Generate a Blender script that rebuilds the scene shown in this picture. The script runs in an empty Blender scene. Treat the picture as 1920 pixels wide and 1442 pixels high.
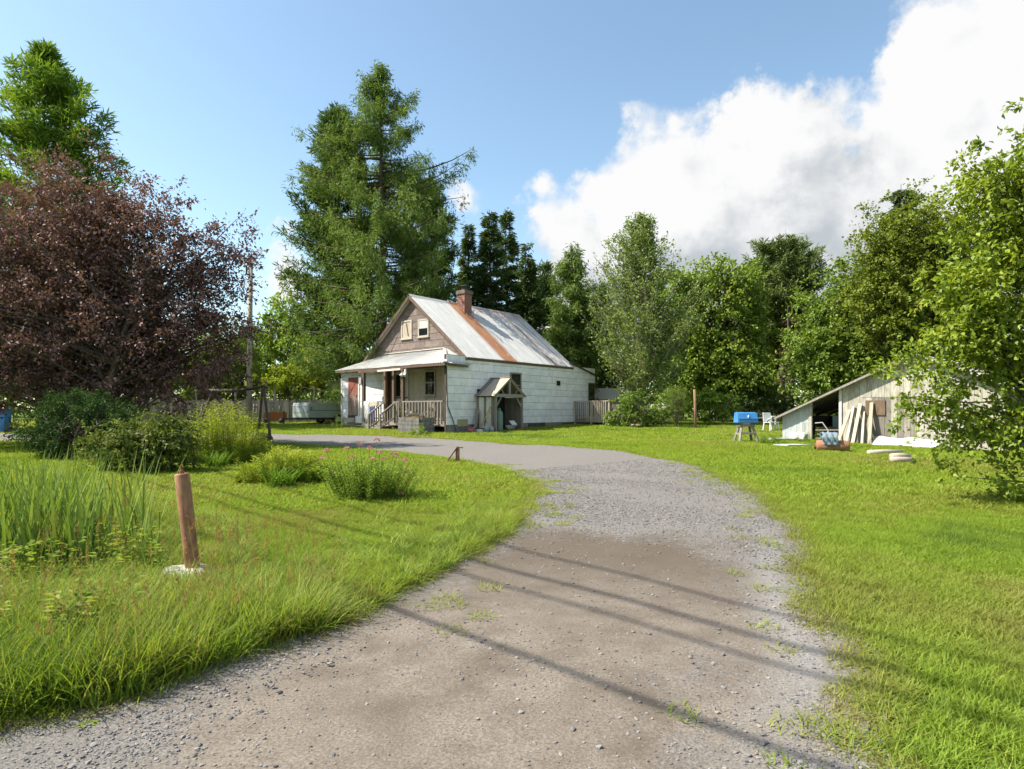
import bpy, math, random
import numpy as np
from mathutils import Vector, Matrix
random.seed(7); rng = np.random.default_rng(11)
S = bpy.context.scene
C = S.collection
R = math.radians
# ------------------------------------------------------------------ camera
F, HZ, CH = 1150.0, 770.0, 1.5          # focal length and horizon in photo pixels, eye height
cd = bpy.data.cameras.new('camera'); cam = bpy.data.objects.new('camera', cd); C.objects.link(cam)
cam.location = (0, 0, CH); cam.rotation_euler = (R(90), 0, 0)
cd.sensor_width = 36; cd.lens = F / 1920 * 36; cd.shift_y = (HZ - 721) / 1920
cd.clip_start = 0.05; cd.clip_end = 5000
S.camera = cam
# ------------------------------------------------------------------ light
SUN_AZ = (-1.5, -0.10); SUN_EL = R(50)
_l = math.hypot(*SUN_AZ)
SUN = Vector((SUN_AZ[0] / _l * math.cos(SUN_EL), SUN_AZ[1] / _l * math.cos(SUN_EL), math.sin(SUN_EL)))
sl = bpy.data.lights.new('sun', 'SUN'); sl.energy = 4.4; sl.angle = R(0.53); sl.color = (1.0, 0.93, 0.80)
so = bpy.data.objects.new('sun', sl); C.objects.link(so); so.location = (0, 0, 60)
so.rotation_euler = SUN.to_track_quat('Z', 'Y').to_euler()
S.view_settings.view_transform = 'Standard'; S.view_settings.look = 'None'
S.view_settings.exposure = 1.2; S.view_settings.gamma = 1
S.view_settings.use_curve_mapping = False
cy = S.cycles
cy.max_bounces = 5; cy.diffuse_bounces = 3; cy.glossy_bounces = 2; cy.transmission_bounces = 3; cy.transparent_max_bounces = 4
cy.caustics_reflective = False; cy.caustics_refractive = False; cy.sample_clamp_indirect = 6
cy.use_adaptive_sampling = True; cy.adaptive_threshold = 0.02

def pdir(px, py):
    return Vector(((px - 960) / F, 1.0, (HZ - py) / F)).normalized()

def make_world():
    W = bpy.data.worlds.new('World'); S.world = W; W.use_nodes = True
    nt = W.node_tree; N = nt.nodes; L = nt.links; N.clear()
    out = N.new('ShaderNodeOutputWorld'); bg = N.new('ShaderNodeBackground')
    sky = N.new('ShaderNodeTexSky'); sky.sky_type = 'NISHITA'; sky.sun_disc = False
    sky.sun_elevation = SUN_EL; sky.sun_rotation = math.atan2(SUN.x, SUN.y)
    sky.air_density = 1.0; sky.dust_density = 0.9; sky.ozone_density = 1.0; sky.altitude = 100
    # cloud density group: soft blobs on the sky sphere broken up by noise
    g = bpy.data.node_groups.new('cloud_density', 'ShaderNodeTree')
    g.interface.new_socket('Vector', in_out='INPUT', socket_type='NodeSocketVector')
    g.interface.new_socket('Density', in_out='OUTPUT', socket_type='NodeSocketFloat')
    n = g.nodes; l = g.links
    gi = n.new('NodeGroupInput'); go = n.new('NodeGroupOutput')
    blobs = [((1185, 470), .125), ((1300, 400), .15), ((1420, 320), .115), ((1490, 280), .08), ((1545, 222), .03), ((1440, 480), .17),
             ((1095, 460), .085), ((1640, 430), .13), ((1745, 270), .08), ((1680, 335), .05), ((1825, 190), .095), ((1940, 120), .10),
             ((1830, 430), .2), ((2050, 270), .19), ((2250, 330), .35), ((1010, 350), .014), ((1198, 300), .010), ((545, 515), .035), ((868, 372), .012), ((0, 192), .012), ((1040, 600), .10), ((-900, 300), .22)]
    dirs = [(pdir(*p), r) for p, r in blobs]
    for az, el, r in ((125, 24, .35), (190, 20, .4), (245, 26, .28)):
        dirs.append((Vector((math.sin(R(az)) * math.cos(R(el)), math.cos(R(az)) * math.cos(R(el)), math.sin(R(el)))), r))
    prev = None
    for c, r in dirs:
        d = n.new('ShaderNodeVectorMath'); d.operation = 'DISTANCE'; l.new(gi.outputs[0], d.inputs[0]); d.inputs[1].default_value = c
        m = n.new('ShaderNodeMath'); m.operation = 'MULTIPLY_ADD'; l.new(d.outputs['Value'], m.inputs[0]); m.inputs[1].default_value = -1.0; m.inputs[2].default_value = r
        if prev is None: prev = m.outputs[0]
        else:
            k = n.new('ShaderNodeMath'); k.operation = 'SMOOTH_MAX'; l.new(prev, k.inputs[0]); l.new(m.outputs[0], k.inputs[1]); k.inputs[2].default_value = .02
            prev = k.outputs[0]
    def noise(sc, det, rough):
        t = n.new('ShaderNodeTexNoise'); t.noise_dimensions = '3D'; l.new(gi.outputs[0], t.inputs['Vector'])
        t.inputs['Scale'].default_value = sc; t.inputs['Detail'].default_value = det; t.inputs['Roughness'].default_value = rough; return t
    n1 = noise(8, 4, .55); n2 = noise(30, 5, .62)
    a = n.new('ShaderNodeMath'); a.operation = 'MULTIPLY_ADD'; l.new(n1.outputs['Fac'], a.inputs[0]); a.inputs[1].default_value = .13; a.inputs[2].default_value = -.065
    b = n.new('ShaderNodeMath'); b.operation = 'MULTIPLY_ADD'; l.new(n2.outputs['Fac'], b.inputs[0]); b.inputs[1].default_value = .055; b.inputs[2].default_value = -.0275
    vo = n.new('ShaderNodeTexVoronoi'); vo.feature = 'SMOOTH_F1'; vo.inputs['Scale'].default_value = 13; vo.inputs['Smoothness'].default_value = .6
    wv = n.new('ShaderNodeVectorMath'); wv.operation = 'MULTIPLY_ADD'; l.new(n2.outputs['Color'], wv.inputs[0]); wv.inputs[1].default_value = (.07, .07, .07); l.new(gi.outputs[0], wv.inputs[2]); l.new(wv.outputs[0], vo.inputs['Vector'])
    vm = n.new('ShaderNodeMath'); vm.operation = 'MULTIPLY_ADD'; l.new(vo.outputs['Distance'], vm.inputs[0]); vm.inputs[1].default_value = -.085; vm.inputs[2].default_value = .035
    pv = n.new('ShaderNodeMath'); l.new(prev, pv.inputs[0]); l.new(vm.outputs[0], pv.inputs[1]); prev = pv.outputs[0]
    s1 = n.new('ShaderNodeMath'); l.new(prev, s1.inputs[0]); l.new(a.outputs[0], s1.inputs[1])
    s2 = n.new('ShaderNodeMath'); l.new(s1.outputs[0], s2.inputs[0]); l.new(b.outputs[0], s2.inputs[1])
    l.new(s2.outputs[0], go.inputs[0])
    tc = N.new('ShaderNodeTexCoord')
    g1 = N.new('ShaderNodeGroup'); g1.node_tree = g; L.new(tc.outputs['Generated'], g1.inputs[0])
    off = N.new('ShaderNodeVectorMath'); off.operation = 'ADD'; L.new(tc.outputs['Generated'], off.inputs[0])
    off.inputs[1].default_value = Vector((-.08, 0, .09))
    g2 = N.new('ShaderNodeGroup'); g2.node_tree = g; L.new(off.outputs[0], g2.inputs[0])
    mask = N.new('ShaderNodeMapRange'); mask.interpolation_type = 'SMOOTHSTEP'; L.new(g1.outputs[0], mask.inputs[0])
    mask.inputs[1].default_value = -.012; mask.inputs[2].default_value = .025
    df = N.new('ShaderNodeMath'); df.operation = 'SUBTRACT'; L.new(g1.outputs[0], df.inputs[0]); L.new(g2.outputs[0], df.inputs[1])
    sh = N.new('ShaderNodeMapRange'); sh.interpolation_type = 'SMOOTHSTEP'; L.new(df.outputs[0], sh.inputs[0])
    sh.inputs[1].default_value = -.03; sh.inputs[2].default_value = .085
    cr = N.new('ShaderNodeMix'); cr.data_type = 'RGBA'; L.new(sh.outputs[0], cr.inputs[0])
    CL = 3.55
    cr.inputs[6].default_value = (.56 * CL, .61 * CL, .655 * CL, 1); cr.inputs[7].default_value = (1.0 * CL, 1.0 * CL, 1.0 * CL, 1)  # sunlit white and shaded grey of the clouds, set as sky colour
    mx = N.new('ShaderNodeMix'); mx.data_type = 'RGBA'; L.new(mask.outputs[0], mx.inputs[0]); sk = N.new('ShaderNodeMix'); sk.data_type = 'RGBA'; sk.blend_type = 'MULTIPLY'; sk.inputs[0].default_value = 1; L.new(sky.outputs[0], sk.inputs[6]); sk.inputs[7].default_value = (.93, .97, .88, 1); L.new(sk.outputs[2], mx.inputs[6]); L.new(cr.outputs[2], mx.inputs[7])
    L.new(mx.outputs[2], bg.inputs['Color']); bg.inputs['Strength'].default_value = 0.12
    W.cycles.sampling_method = 'MANUAL'; W.cycles.sample_map_resolution = 256
    L.new(bg.outputs[0], out.inputs['Surface'])
make_world()

# ------------------------------------------------------------------ helpers
_YP = [-50, 4, 7, 10, 15, 21, 27, 32, 36, 50, 3000]; _ZP = [0, 0, .015, .06, .17, .36, .53, .67, .74, .75, .75]
def _hermite(y):
    y = np.asarray(y, float); X = np.array(_YP, float); Z = np.array(_ZP, float)
    m = np.zeros(len(X)); m[1:-1] = (Z[2:] - Z[:-2]) / (X[2:] - X[:-2]); m[0] = m[1] = m[-1] = m[-2] = 0
    i = np.clip(np.searchsorted(X, y) - 1, 0, len(X) - 2); h = X[i + 1] - X[i]; t = np.clip((y - X[i]) / h, 0, 1)
    return (2*t**3-3*t**2+1)*Z[i] + (t**3-2*t**2+t)*h*m[i] + (-2*t**3+3*t**2)*Z[i+1] + (t**3-t**2)*h*m[i+1]
def gz(x, y):
    x = np.asarray(x, float); y = np.asarray(y, float)
    return _hermite(y) + .018*np.sin(.9*x+.3)*np.cos(.7*y) + .010*np.sin(2.1*x-1.3*y) 
def G(px, py):
    """ground point seen at a photo pixel"""
    lo, hi = 1.0, 400.0
    for _ in range(60):
        m = (lo + hi) / 2
        if HZ + F * (CH - float(gz((px-960)/F*m, m))) / m > py: lo = m
        else: hi = m
    return (px - 960) / F * lo, lo
def GP(px, py):
    x, y = G(px, py); return Vector((x, y, float(gz(x, y))))
def at(px, py, Y):
    return Vector(((px - 960) / F * Y, Y, CH + (HZ - py) / F * Y))
def gv(x, y, dz=0.0): return Vector((x, y, float(gz(x, y)) + dz))

def tag(o, label=None, cat=None, group=None, kind=None):
    if label: o['label'] = label
    if cat: o['category'] = cat
    if group: o['group'] = group
    if kind: o['kind'] = kind
    return o
def empty(name, loc, rz=0, label=None, cat=None, group=None):
    o = bpy.data.objects.new(name, None); C.objects.link(o); o.location = loc; o.rotation_euler = (0, 0, rz)
    o.empty_display_size = .2
    return tag(o, label, cat, group)
def link(name, me, mat, parent=None, coll=None):
    o = bpy.data.objects.new(name, me); (coll or C).objects.link(o)
    if mat and not me.materials: me.materials.append(mat)
    if parent: o.parent = parent
    return o
class MB:
    def __init__(s): s.v = []; s.f = []
    def add(s, vs, fs):
        b = len(s.v); s.v += [Vector(p) for p in vs]; s.f += [[b + i for i in f] for f in fs]; return s
    def box(s, c, d, rot=None):
        hx, hy, hz = d[0]/2, d[1]/2, d[2]/2; c = Vector(c)
        vs = [Vector((x, y, z)) for z in (-hz, hz) for y in (-hy, hy) for x in (-hx, hx)]
        if rot is not None: vs = [rot @ p for p in vs]
        return s.add([c + p for p in vs], [[0,2,3,1],[4,5,7,6],[0,1,5,4],[2,6,7,3],[0,4,6,2],[1,3,7,5]])
    def bb(s, a, b):
        a = Vector(a); b = Vector(b); return s.box((a+b)/2, [abs(b[i]-a[i]) for i in range(3)])
    def beam(s, p, q, w, h, up=(0, 0, 1)):
        p = Vector(p); q = Vector(q); d = (q - p); L = d.length; d = d/L; u = Vector(up)
        if abs(d.dot(u)) > .98: u = Vector((1, 0, 0))
        sx = d.cross(u).normalized(); sz = sx.cross(d)
        m = Matrix((sx, d, sz)).transposed()
        return s.box((p+q)/2, (w, L, h), m)
    def tube(s, pts, radii, n=6, cap=True):
        pts = [Vector(p) for p in pts]
        if not hasattr(radii, '__len__'): radii = [radii]*len(pts)
        vs = []; fs = []; u = None
        for i, p in enumerate(pts):
            d = (pts[min(i+1, len(pts)-1)] - pts[max(i-1, 0)]).normalized()
            if u is None:
                a = Vector((0, 0, 1)) if abs(d.z) < .9 else Vector((1, 0, 0)); u = d.cross(a).normalized()
            u = (u - d*u.dot(d)).normalized(); w = d.cross(u)
            for k in range(n):
                t = 2*math.pi*k/n; vs.append(p + (u*math.cos(t) + w*math.sin(t))*radii[i])
        for i in range(len(pts)-1):
            for k in range(n): fs.append([i*n+k, i*n+(k+1) % n, (i+1)*n+(k+1) % n, (i+1)*n+k])
        if cap: fs.append(list(range(n))[::-1]); fs.append([(len(pts)-1)*n+k for k in range(n)])
        return s.add(vs, fs)
    def prism(s, poly, off):
        """poly: list of 3-D points, off: extrusion vector"""
        n = len(poly); off = Vector(off); p = [Vector(q) for q in poly]
        nrm = Vector((0, 0, 0))
        for i in range(n): nrm += p[i].cross(p[(i+1) % n])
        if nrm.dot(off) < 0: p = p[::-1]
        return s.add(p + [q + off for q in p], [list(range(n))[::-1], list(range(n, 2*n))] + [[i, (i+1) % n, n+(i+1) % n, n+i] for i in range(n)])
    def mesh(s, name, smooth=False):
        me = bpy.data.meshes.new(name); me.from_pydata([tuple(p) for p in s.v], [], s.f)
        if smooth: me.polygons.foreach_set('use_smooth', [True]*len(me.polygons))
        me.update(); return me
    def build(s, name, mat, parent=None, smooth=False, coll=None):
        return link(name, s.mesh(name, smooth), mat, parent, coll)
def np_mesh(name, V, Q, tint=None, smooth=False):
    V = np.asarray(V, np.float32); Q = np.asarray(Q, np.int32); k = Q.shape[1]
    me = bpy.data.meshes.new(name); me.vertices.add(len(V)); me.vertices.foreach_set('co', V.ravel())
    me.loops.add(Q.size); me.loops.foreach_set('vertex_index', Q.ravel())
    me.polygons.add(len(Q)); me.polygons.foreach_set('loop_start', np.arange(0, Q.size, k, dtype=np.int32))
    if smooth: me.polygons.foreach_set('use_smooth', np.ones(len(Q), bool))
    if tint is not None:
        a = me.attributes.new('tint', 'FLOAT', 'POINT'); a.data.foreach_set('value', np.asarray(tint, np.float32))
    me.update(calc_edges=True); return me
def unit(a): return a / np.maximum(np.linalg.norm(a, axis=-1, keepdims=True), 1e-9)
def leaf_mesh(name, P, D, Nn, length, width, tint, fold=.18, mid=.45):
    """one four-cornered leaf at each point P, growing along D, facing Nn"""
    P = np.asarray(P); n = len(P); D = unit(D); S_ = unit(np.cross(D, Nn)); U = np.cross(S_, D)
    length = np.broadcast_to(np.asarray(length, float), (n,))[:, None]; width = np.broadcast_to(np.asarray(width, float), (n,))[:, None]
    V = np.empty((n, 4, 3))
    V[:, 0] = P; V[:, 2] = P + D*length - U*length*fold*.6
    V[:, 1] = P + D*length*mid + S_*width*.5 + U*width*fold; V[:, 3] = P + D*length*mid - S_*width*.5 + U*width*fold
    Q = np.arange(n*4).reshape(n, 4)
    return np_mesh(name, V.reshape(-1, 3), Q, np.repeat(tint, 4))
def rdir(n): return unit(rng.normal(size=(n, 3)))

# ------------------------------------------------------------------ materials
class NT:
    def __init__(s, name):
        s.m = bpy.data.materials.new(name); s.m.use_nodes = True; s.t = s.m.node_tree; s.n = s.t.nodes; s.l = s.t.links
        s.b = s.n['Principled BSDF']; s.o = s.n['Material Output']; s._tc = None
    def new(s, t, **kw):
        x = s.n.new('ShaderNode' + t)
        for k, v in kw.items(): setattr(x, k, v)
        return x
    def tc(s, which='Object'):
        if s._tc is None: s._tc = s.new('TexCoord')
        return s._tc.outputs[which]
    def pos(s): return s.new('NewGeometry').outputs['Position']
    def mapped(s, vec, scale=(1, 1, 1), loc=(0, 0, 0), rot=(0, 0, 0)):
        m = s.new('Mapping'); s.l.new(vec, m.inputs[0]); m.inputs['Scale'].default_value = scale; m.inputs['Location'].default_value = loc; m.inputs['Rotation'].default_value = rot
        return m.outputs[0]
    def noise(s, vec, scale, det=5, rough=.6):
        x = s.new('TexNoise'); s.l.new(vec, x.inputs['Vector']); x.inputs['Scale'].default_value = scale; x.inputs['Detail'].default_value = det; x.inputs['Roughness'].default_value = rough
        return x.outputs['Fac']
    def ramp(s, fac, a, b, c0=0.0, c1=1.0):
        x = s.new('MapRange'); s.l.new(fac, x.inputs[0]); x.inputs[1].default_value = a; x.inputs[2].default_value = b; x.inputs[3].default_value = c0; x.inputs[4].default_value = c1
        x.interpolation_type = 'SMOOTHSTEP'; return x.outputs[0]
    def mix(s, fac, a, b, mode='MIX'):
        x = s.new('Mix', data_type='RGBA', blend_type=mode)
        for i, v in ((0, fac), (6, a), (7, b)):
            if isinstance(v, bpy.types.NodeSocket): s.l.new(v, x.inputs[i])
            elif i == 0: x.inputs[0].default_value = v
            else: x.inputs[i].default_value = (*v, 1)
        return x.outputs[2]
    def math(s, op, a, b=0.0, c=None):
        x = s.new('Math', operation=op)
        for i, v in enumerate((a, b, c)):
            if v is None: continue
            if isinstance(v, bpy.types.NodeSocket): s.l.new(v, x.inputs[i])
            else: x.inputs[i].default_value = v
        return x.outputs[0]
    def attr(s, name, typ='GEOMETRY'):
        x = s.new('Attribute', attribute_name=name, attribute_type=typ); return x
    def rand(s): return s.new('ObjectInfo').outputs['Random']
    def col(s, sock): s.l.new(sock, s.b.inputs['Base Color'])
    def rough(s, v):
        if isinstance(v, bpy.types.NodeSocket): s.l.new(v, s.b.inputs['Roughness'])
        else: s.b.inputs['Roughness'].default_value = v
    def bump(s, h, dist=.01, strength=1.0):
        x = s.new('Bump'); s.l.new(h, x.inputs['Height']); x.inputs['Distance'].default_value = dist; x.inputs['Strength'].default_value = strength
        s.l.new(x.outputs[0], s.b.inputs['Normal'])
    def vary(s, c, amt=.25):
        r = s.ramp_lin(s.rand(), 1-amt, 1+amt); return s.mix(1.0, c, s.gray(r), 'MULTIPLY')
    def ramp_lin(s, fac, lo, hi):
        x = s.new('MapRange'); s.l.new(fac, x.inputs[0]); x.inputs[3].default_value = lo; x.inputs[4].default_value = hi; return x.outputs[0]
    def gray(s, v):
        x = s.new('CombineColor')
        for i in range(3): s.l.new(v, x.inputs[i])
        return x.outputs[0]
def pm(name, c1, c2, scale=6.0, rough=.8, bump=.004, bscale=None, stretch=(1, 1, 1), vary=.12, metal=0.0, spec=.4, world=False):
    """two-tone weathered surface with fine relief"""
    t = NT(name); v = t.mapped(t.pos() if world else t.tc(), stretch)
    n = t.noise(v, scale, 6, .65); c = t.mix(t.ramp(n, .3, .7), c1, c2)
    if vary: c = t.vary(c, vary)
    t.col(c); t.rough(rough); t.b.inputs['Metallic'].default_value = metal; t.b.inputs['Specular IOR Level'].default_value = spec
    if bump: t.bump(t.noise(v, bscale or scale*4, 4, .6), bump)
    return t.m
def leafmat(name, c1, c2, c3=None, trans=.35, gloss=.06, rough=.45, inst=False):
    t = NT(name); t.n.remove(t.b)
    a = t.attr('tint').outputs['Fac']; r = t.rand()
    c = t.mix(a, c1, c2)
    if c3: c = t.mix(t.ramp(a, .93, .97), c, c3)
    if inst:
        q = t.attr('dry', 'INSTANCER').outputs['Fac']
        c = t.mix(q, c, (.27, .235, .085)); c = t.mix(t.ramp(q, 0, -.5, 0, .75), c, (.075, .135, .03))
        c = t.mix(1.0, c, t.gray(t.ramp_lin(r, .8, 1.2)), 'MULTIPLY')
    d = t.new('BsdfDiffuse'); t.l.new(c, d.inputs[0]); tr = t.new('BsdfTranslucent')
    c2_ = t.mix(1.0, c, (1.35, 1.25, .6), 'MULTIPLY'); t.l.new(c2_, tr.inputs[0])
    m1 = t.new('MixShader'); m1.inputs[0].default_value = trans; t.l.new(d.outputs[0], m1.inputs[1]); t.l.new(tr.outputs[0], m1.inputs[2])
    gl = t.new('BsdfGlossy'); gl.inputs['Roughness'].default_value = max(rough, .58); t.l.new(t.mix(.5, c, (.75, .75, .75)), gl.inputs[0])
    m2 = t.new('MixShader'); m2.inputs[0].default_value = gloss*.6; t.l.new(m1.outputs[0], m2.inputs[1]); t.l.new(gl.outputs[0], m2.inputs[2])
    t.l.new(m2.outputs[0], t.o.inputs['Surface'])
    return t.m
M = {}
# ------------------------------------------------------------------ ground
def m_ground():
    t = NT('lawn_soil'); p = t.pos()
    n = t.noise(p, .8, 6, .6); n2 = t.noise(p, 14, 5, .7)
    c = t.mix(t.ramp(n, .35, .68), (.075, .12, .018), (.12, .145, .028)); c = t.mix(t.ramp(n2, .45, .75), c, (.06, .075, .02))
    t.col(c); t.rough(.95); t.b.inputs['Specular IOR Level'].default_value = .1; t.bump(n2, .03); return t.m
M['soil'] = m_ground()
def ground():
    xs = np.unique(np.concatenate([np.arange(-14, 14, .25), np.arange(-50, 50.1, 1.5), np.array([-3000, -1500, -700, -350, -180, -100, -70, 70, 100, 180, 350, 700, 1500, 3000.])]))
    ys = np.unique(np.concatenate([np.arange(-3, 40, .25), np.arange(40, 80, 2.), np.array([-1500, -500, -150, -50, -20, -8, 90, 120, 180, 300, 600, 1200, 2500, 4500.])]))
    X, Y = np.meshgrid(xs, ys); V = np.stack([X, Y, gz(X, Y)], -1).reshape(-1, 3); w = len(xs)
    i, j = np.meshgrid(np.arange(len(ys)-1), np.arange(w-1), indexing='ij'); b = (i*w+j).ravel()
    o = link('ground', np_mesh('ground', V, np.stack([b, b+1, b+w+1, b+w], -1), None, True), M['soil']); tag(o, kind='structure')
ground()
# ------------------------------------------------------------------ driveway: paired left / right edge points
def W(px, py): return np.array(G(px, py))
DL = [np.array((-12., -6.)), np.array((-9., -.5)), np.array((-5., 1.9)), W(0, 1368), W(300, 1285), W(430, 1245), W(640, 1162), W(740, 1112), W(860, 1052), W(935, 1002), W(985, 955), W(1000, 925), W(985, 900), W(930, 878), W(850, 862), W(750, 849), W(640, 839), W(520, 832), W(300, 829), W(0, 828), W(-300, 827)]
DR = [np.array((6., -6.)), np.array((2.2, -.5)), np.array((1.6, 1.6)), W(1640, 1442), W(1622, 1345), W(1605, 1270), W(1570, 1180), W(1540, 1110), W(1505, 1040), W(1478, 985), W(1430, 935), W(1370, 903), W(1290, 872), W(1180, 851), W(1050, 838), W(920, 831), W(780, 823), W(640, 817), W(400, 814), W(100, 813), W(-200, 812)]
def crom(P, k):
    P = [2*P[0]-P[1]] + list(P) + [2*P[-1]-P[-2]]; out = []
    for i in range(1, len(P)-2):
        for j in range(k):
            t = j/k; a, b, c, d = P[i-1], P[i], P[i+1], P[i+2]
            out.append(.5*((2*b)+(-a+c)*t+(2*a-5*b+4*c-d)*t*t+(-a+3*b-3*c+d)*t**3))
    out.append(P[-2]); return np.array(out)
EL, ER = crom(DL, 16), crom(DR, 16)
def wob(E, a, ph):
    L = np.r_[0, np.cumsum(np.linalg.norm(np.diff(E, axis=0), axis=1))]; return E + a*np.stack([np.sin(L*1.7+ph)+.6*np.sin(L*4.1), np.sin(L*1.3+2*ph)+.5*np.sin(L*3.7)], -1)
EL, ER = wob(EL, .05, .4), wob(ER, .06, 1.9)
DPOLY = np.concatenate([EL, ER[::-1]])
def inpoly(P, poly):
    x, y = P[:, 0], P[:, 1]; r = np.zeros(len(P), bool); n = len(poly)
    for i in range(n):
        x1, y1 = poly[i]; x2, y2 = poly[(i+1) % n]
        if y1 == y2: continue
        c = ((y1 > y) != (y2 > y)) & (x < (x2-x1)*(y-y1)/(y2-y1)+x1); r ^= c
    return r
def dist_line(P, line, closed=False):
    d = np.full(len(P), 1e9); L = len(line)
    for i in range(L if closed else L-1):
        a = line[i]; b = line[(i+1) % L]; ab = b-a; t = np.clip(((P-a)@ab)/max(ab@ab, 1e-9), 0, 1)
        d = np.minimum(d, np.linalg.norm(P-(a+t[:, None]*ab), axis=1))
    return d
def drive_dist(P):
    """signed distance to the driveway edge, positive on the grass"""
    d = np.minimum(dist_line(P, EL), dist_line(P, ER)); return np.where(inpoly(P, DPOLY), -d, d)
DIRT = np.array([W(850, 1045), W(1000, 1003), W(1200, 1008), W(1380, 1022), W(1425, 1090), W(1440, 1180), W(1480, 1300), W(1500, 1442), np.array((1.0, .6)), np.array((-2.2, .6)), W(250, 1442), W(420, 1320), W(600, 1190), W(735, 1105)])
def m_drive():
    t = NT('gravel_drive'); p = t.pos(); a = t.attr('dirt').outputs['Fac']; bnd = t.attr('beige').outputs['Fac']; shl = t.attr('shoulder').outputs['Fac']
    big = t.noise(p, 1.1, 6, .62); mid = t.noise(p, 9, 6, .7); fine = t.noise(p, 70, 4, .75)
    vor = t.new('TexVoronoi', feature='F1'); t.l.new(p, vor.inputs['Vector']); vor.inputs['Scale'].default_value = 75
    grav = t.mix(t.ramp(fine, .3, .7), (.068, .062, .057), (.28, .262, .245)); grav = t.mix(t.ramp(mid, .4, .7), grav, (.165, .153, .142))
    cell = t.new('SeparateColor'); t.l.new(vor.outputs['Color'], cell.inputs[0]); grav = t.mix(t.ramp(cell.outputs[0], .7, 1, 0, .6), grav, (.24, .23, .225))
    dirt = t.mix(t.ramp(big, .2, .8), (.090, .072, .056), (.118, .096, .077)); dirt = t.mix(t.ramp(mid, .5, .8, 0, .3), dirt, (.062, .049, .038)); dirt = t.mix(t.ramp(fine, .52, .7, 0, .7), dirt, (.17, .145, .12))
    bg_ = t.mix(t.ramp(fine, .3, .68), (.115, .098, .08), (.26, .225, .19)); dirt = t.mix(t.math('MULTIPLY', bnd, t.ramp(t.noise(p, 2.4, 5, .6), .15, .75)), dirt, bg_)
    e = t.math('ADD', a, t.math('ADD', t.math('MULTIPLY_ADD', mid, .8, -.4), t.math('MULTIPLY_ADD', big, .7, -.35))); e = t.ramp(e, .2, .72)
    c = t.mix(e, grav, dirt); c = t.mix(t.math('MULTIPLY', shl, .75), c, t.mix(t.ramp(fine, .3, .7), (.15, .145, .14), (.30, .29, .28)))
    # damp-free dark wheel scuffs: wear with its own shape
    t.col(c); t.rough(.95); t.b.inputs['Specular IOR Level'].default_value = .15
    h = t.math('ADD', t.math('MULTIPLY', fine, .5), t.math('MULTIPLY', mid, .8)); h = t.math('MULTIPLY', h, t.ramp_lin(e, 1.0, .45))
    t.bump(h, .022, .9); return t.m
M['drive'] = m_drive()
NCOL = 72
def driveway():
    n = len(EL); cs = np.linspace(0, 1, NCOL+1); k = 2
    el = np.stack([np.interp(np.arange(0, n-1+1e-6, 1/k), np.arange(n), EL[:, i]) for i in (0, 1)], -1)
    er = np.stack([np.interp(np.arange(0, n-1+1e-6, 1/k), np.arange(n), ER[:, i]) for i in (0, 1)], -1)
    P = (el[:, None]*(1-cs[None, :, None]) + er[:, None]*cs[None, :, None]); nr = len(el); P2 = P.reshape(-1, 2)
    d = dist_line(P2, DIRT, True); d = np.where(inpoly(P2, DIRT), d, -d); dirt = np.clip(.5+(d+.22*np.sin(P2[:, 0]*2.1+P2[:, 1])+.16*np.sin(P2[:, 0]*5.3-2*P2[:, 1])+.12*np.sin(4.7*P2[:, 1]))/2.0, 0, 1)
    z = gz(P2[:, 0], P2[:, 1]) + .032 + .008*np.sin(P2[:, 0]*3.1+P2[:, 1]*1.7)*np.sin(P2[:, 1]*2.3)*(P2[:, 1] < 14)
    # a few narrow tyre grooves pressed into the dirt
    for (a, b, off) in [((470, 1335), (720, 1225), k2*.035) for k2 in range(4)] + [((740, 1290), (700, 1300), 0)]:
        A, B = W(*a), W(*b); ab = B-A; L = np.linalg.norm(ab); u = ab/L; nn = np.array((-u[1], u[0])); t = (P2-A)@u; s = (P2-A)@nn - off
        z -= .014*np.exp(-(s/.014)**2)*((t > 0) & (t < L))
    me = np_mesh('driveway', np.c_[P2, z], np.stack([(b := (np.arange(nr-1)[:, None]*(NCOL+1)+np.arange(NCOL)).ravel()), b+1, b+NCOL+2, b+NCOL+1], -1), None, True)
    beige = np.clip((4.6-np.linalg.norm((P2-np.array((-.3, 1.6)))*np.array((.7, 1)), axis=1))/1.8, 0, 1)
    c2 = np.tile(cs, nr); sh = np.clip(1-abs(c2-.9)/.09, 0, 1)*np.clip((P2[:, 1]-2)/1.5, 0, 1)*np.clip((9.5-P2[:, 1])/3, 0, 1)
    for nm, val in (('dirt', dirt), ('beige', beige), ('shoulder', sh)):
        at_ = me.attributes.new(nm, 'FLOAT', 'POINT'); at_.data.foreach_set('value', val.astype(np.float32))
    o = link('driveway', me, M['drive']); tag(o, kind='structure')
driveway()

# ------------------------------------------------------------------ shared materials
M['white_panel'] = pm('white_siding_paint', (.66, .66, .675), (.81, .81, .83), 3, .7, .003, 40, vary=.07, world=True)
M['brown_shingle'] = pm('faded_brown_shingle', (.165, .128, .115), (.235, .19, .172), 5, .9, .006, 50, vary=.14, world=True)
M['grey_wood'] = pm('weathered_grey_wood', (.17, .15, .13), (.30, .27, .235), 5, .9, .004, 30, (6, 6, .6), vary=.2)
M['brown_wood'] = pm('old_brown_wood', (.085, .056, .038), (.17, .115, .08), 5, .85, .004, 30, (6, 6, .6), vary=.2)
M['dark_wood'] = pm('dark_timber', (.05, .04, .032), (.10, .08, .065), 6, .9, .004, 30, vary=.2)  # plain dark brown tone, shared by timber and siding backing
M['tan_wood'] = pm('pale_sawn_wood', (.36, .30, .23), (.50, .43, .34), 6, .85, .003, 30, (6, 6, .6), vary=.15)
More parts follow.
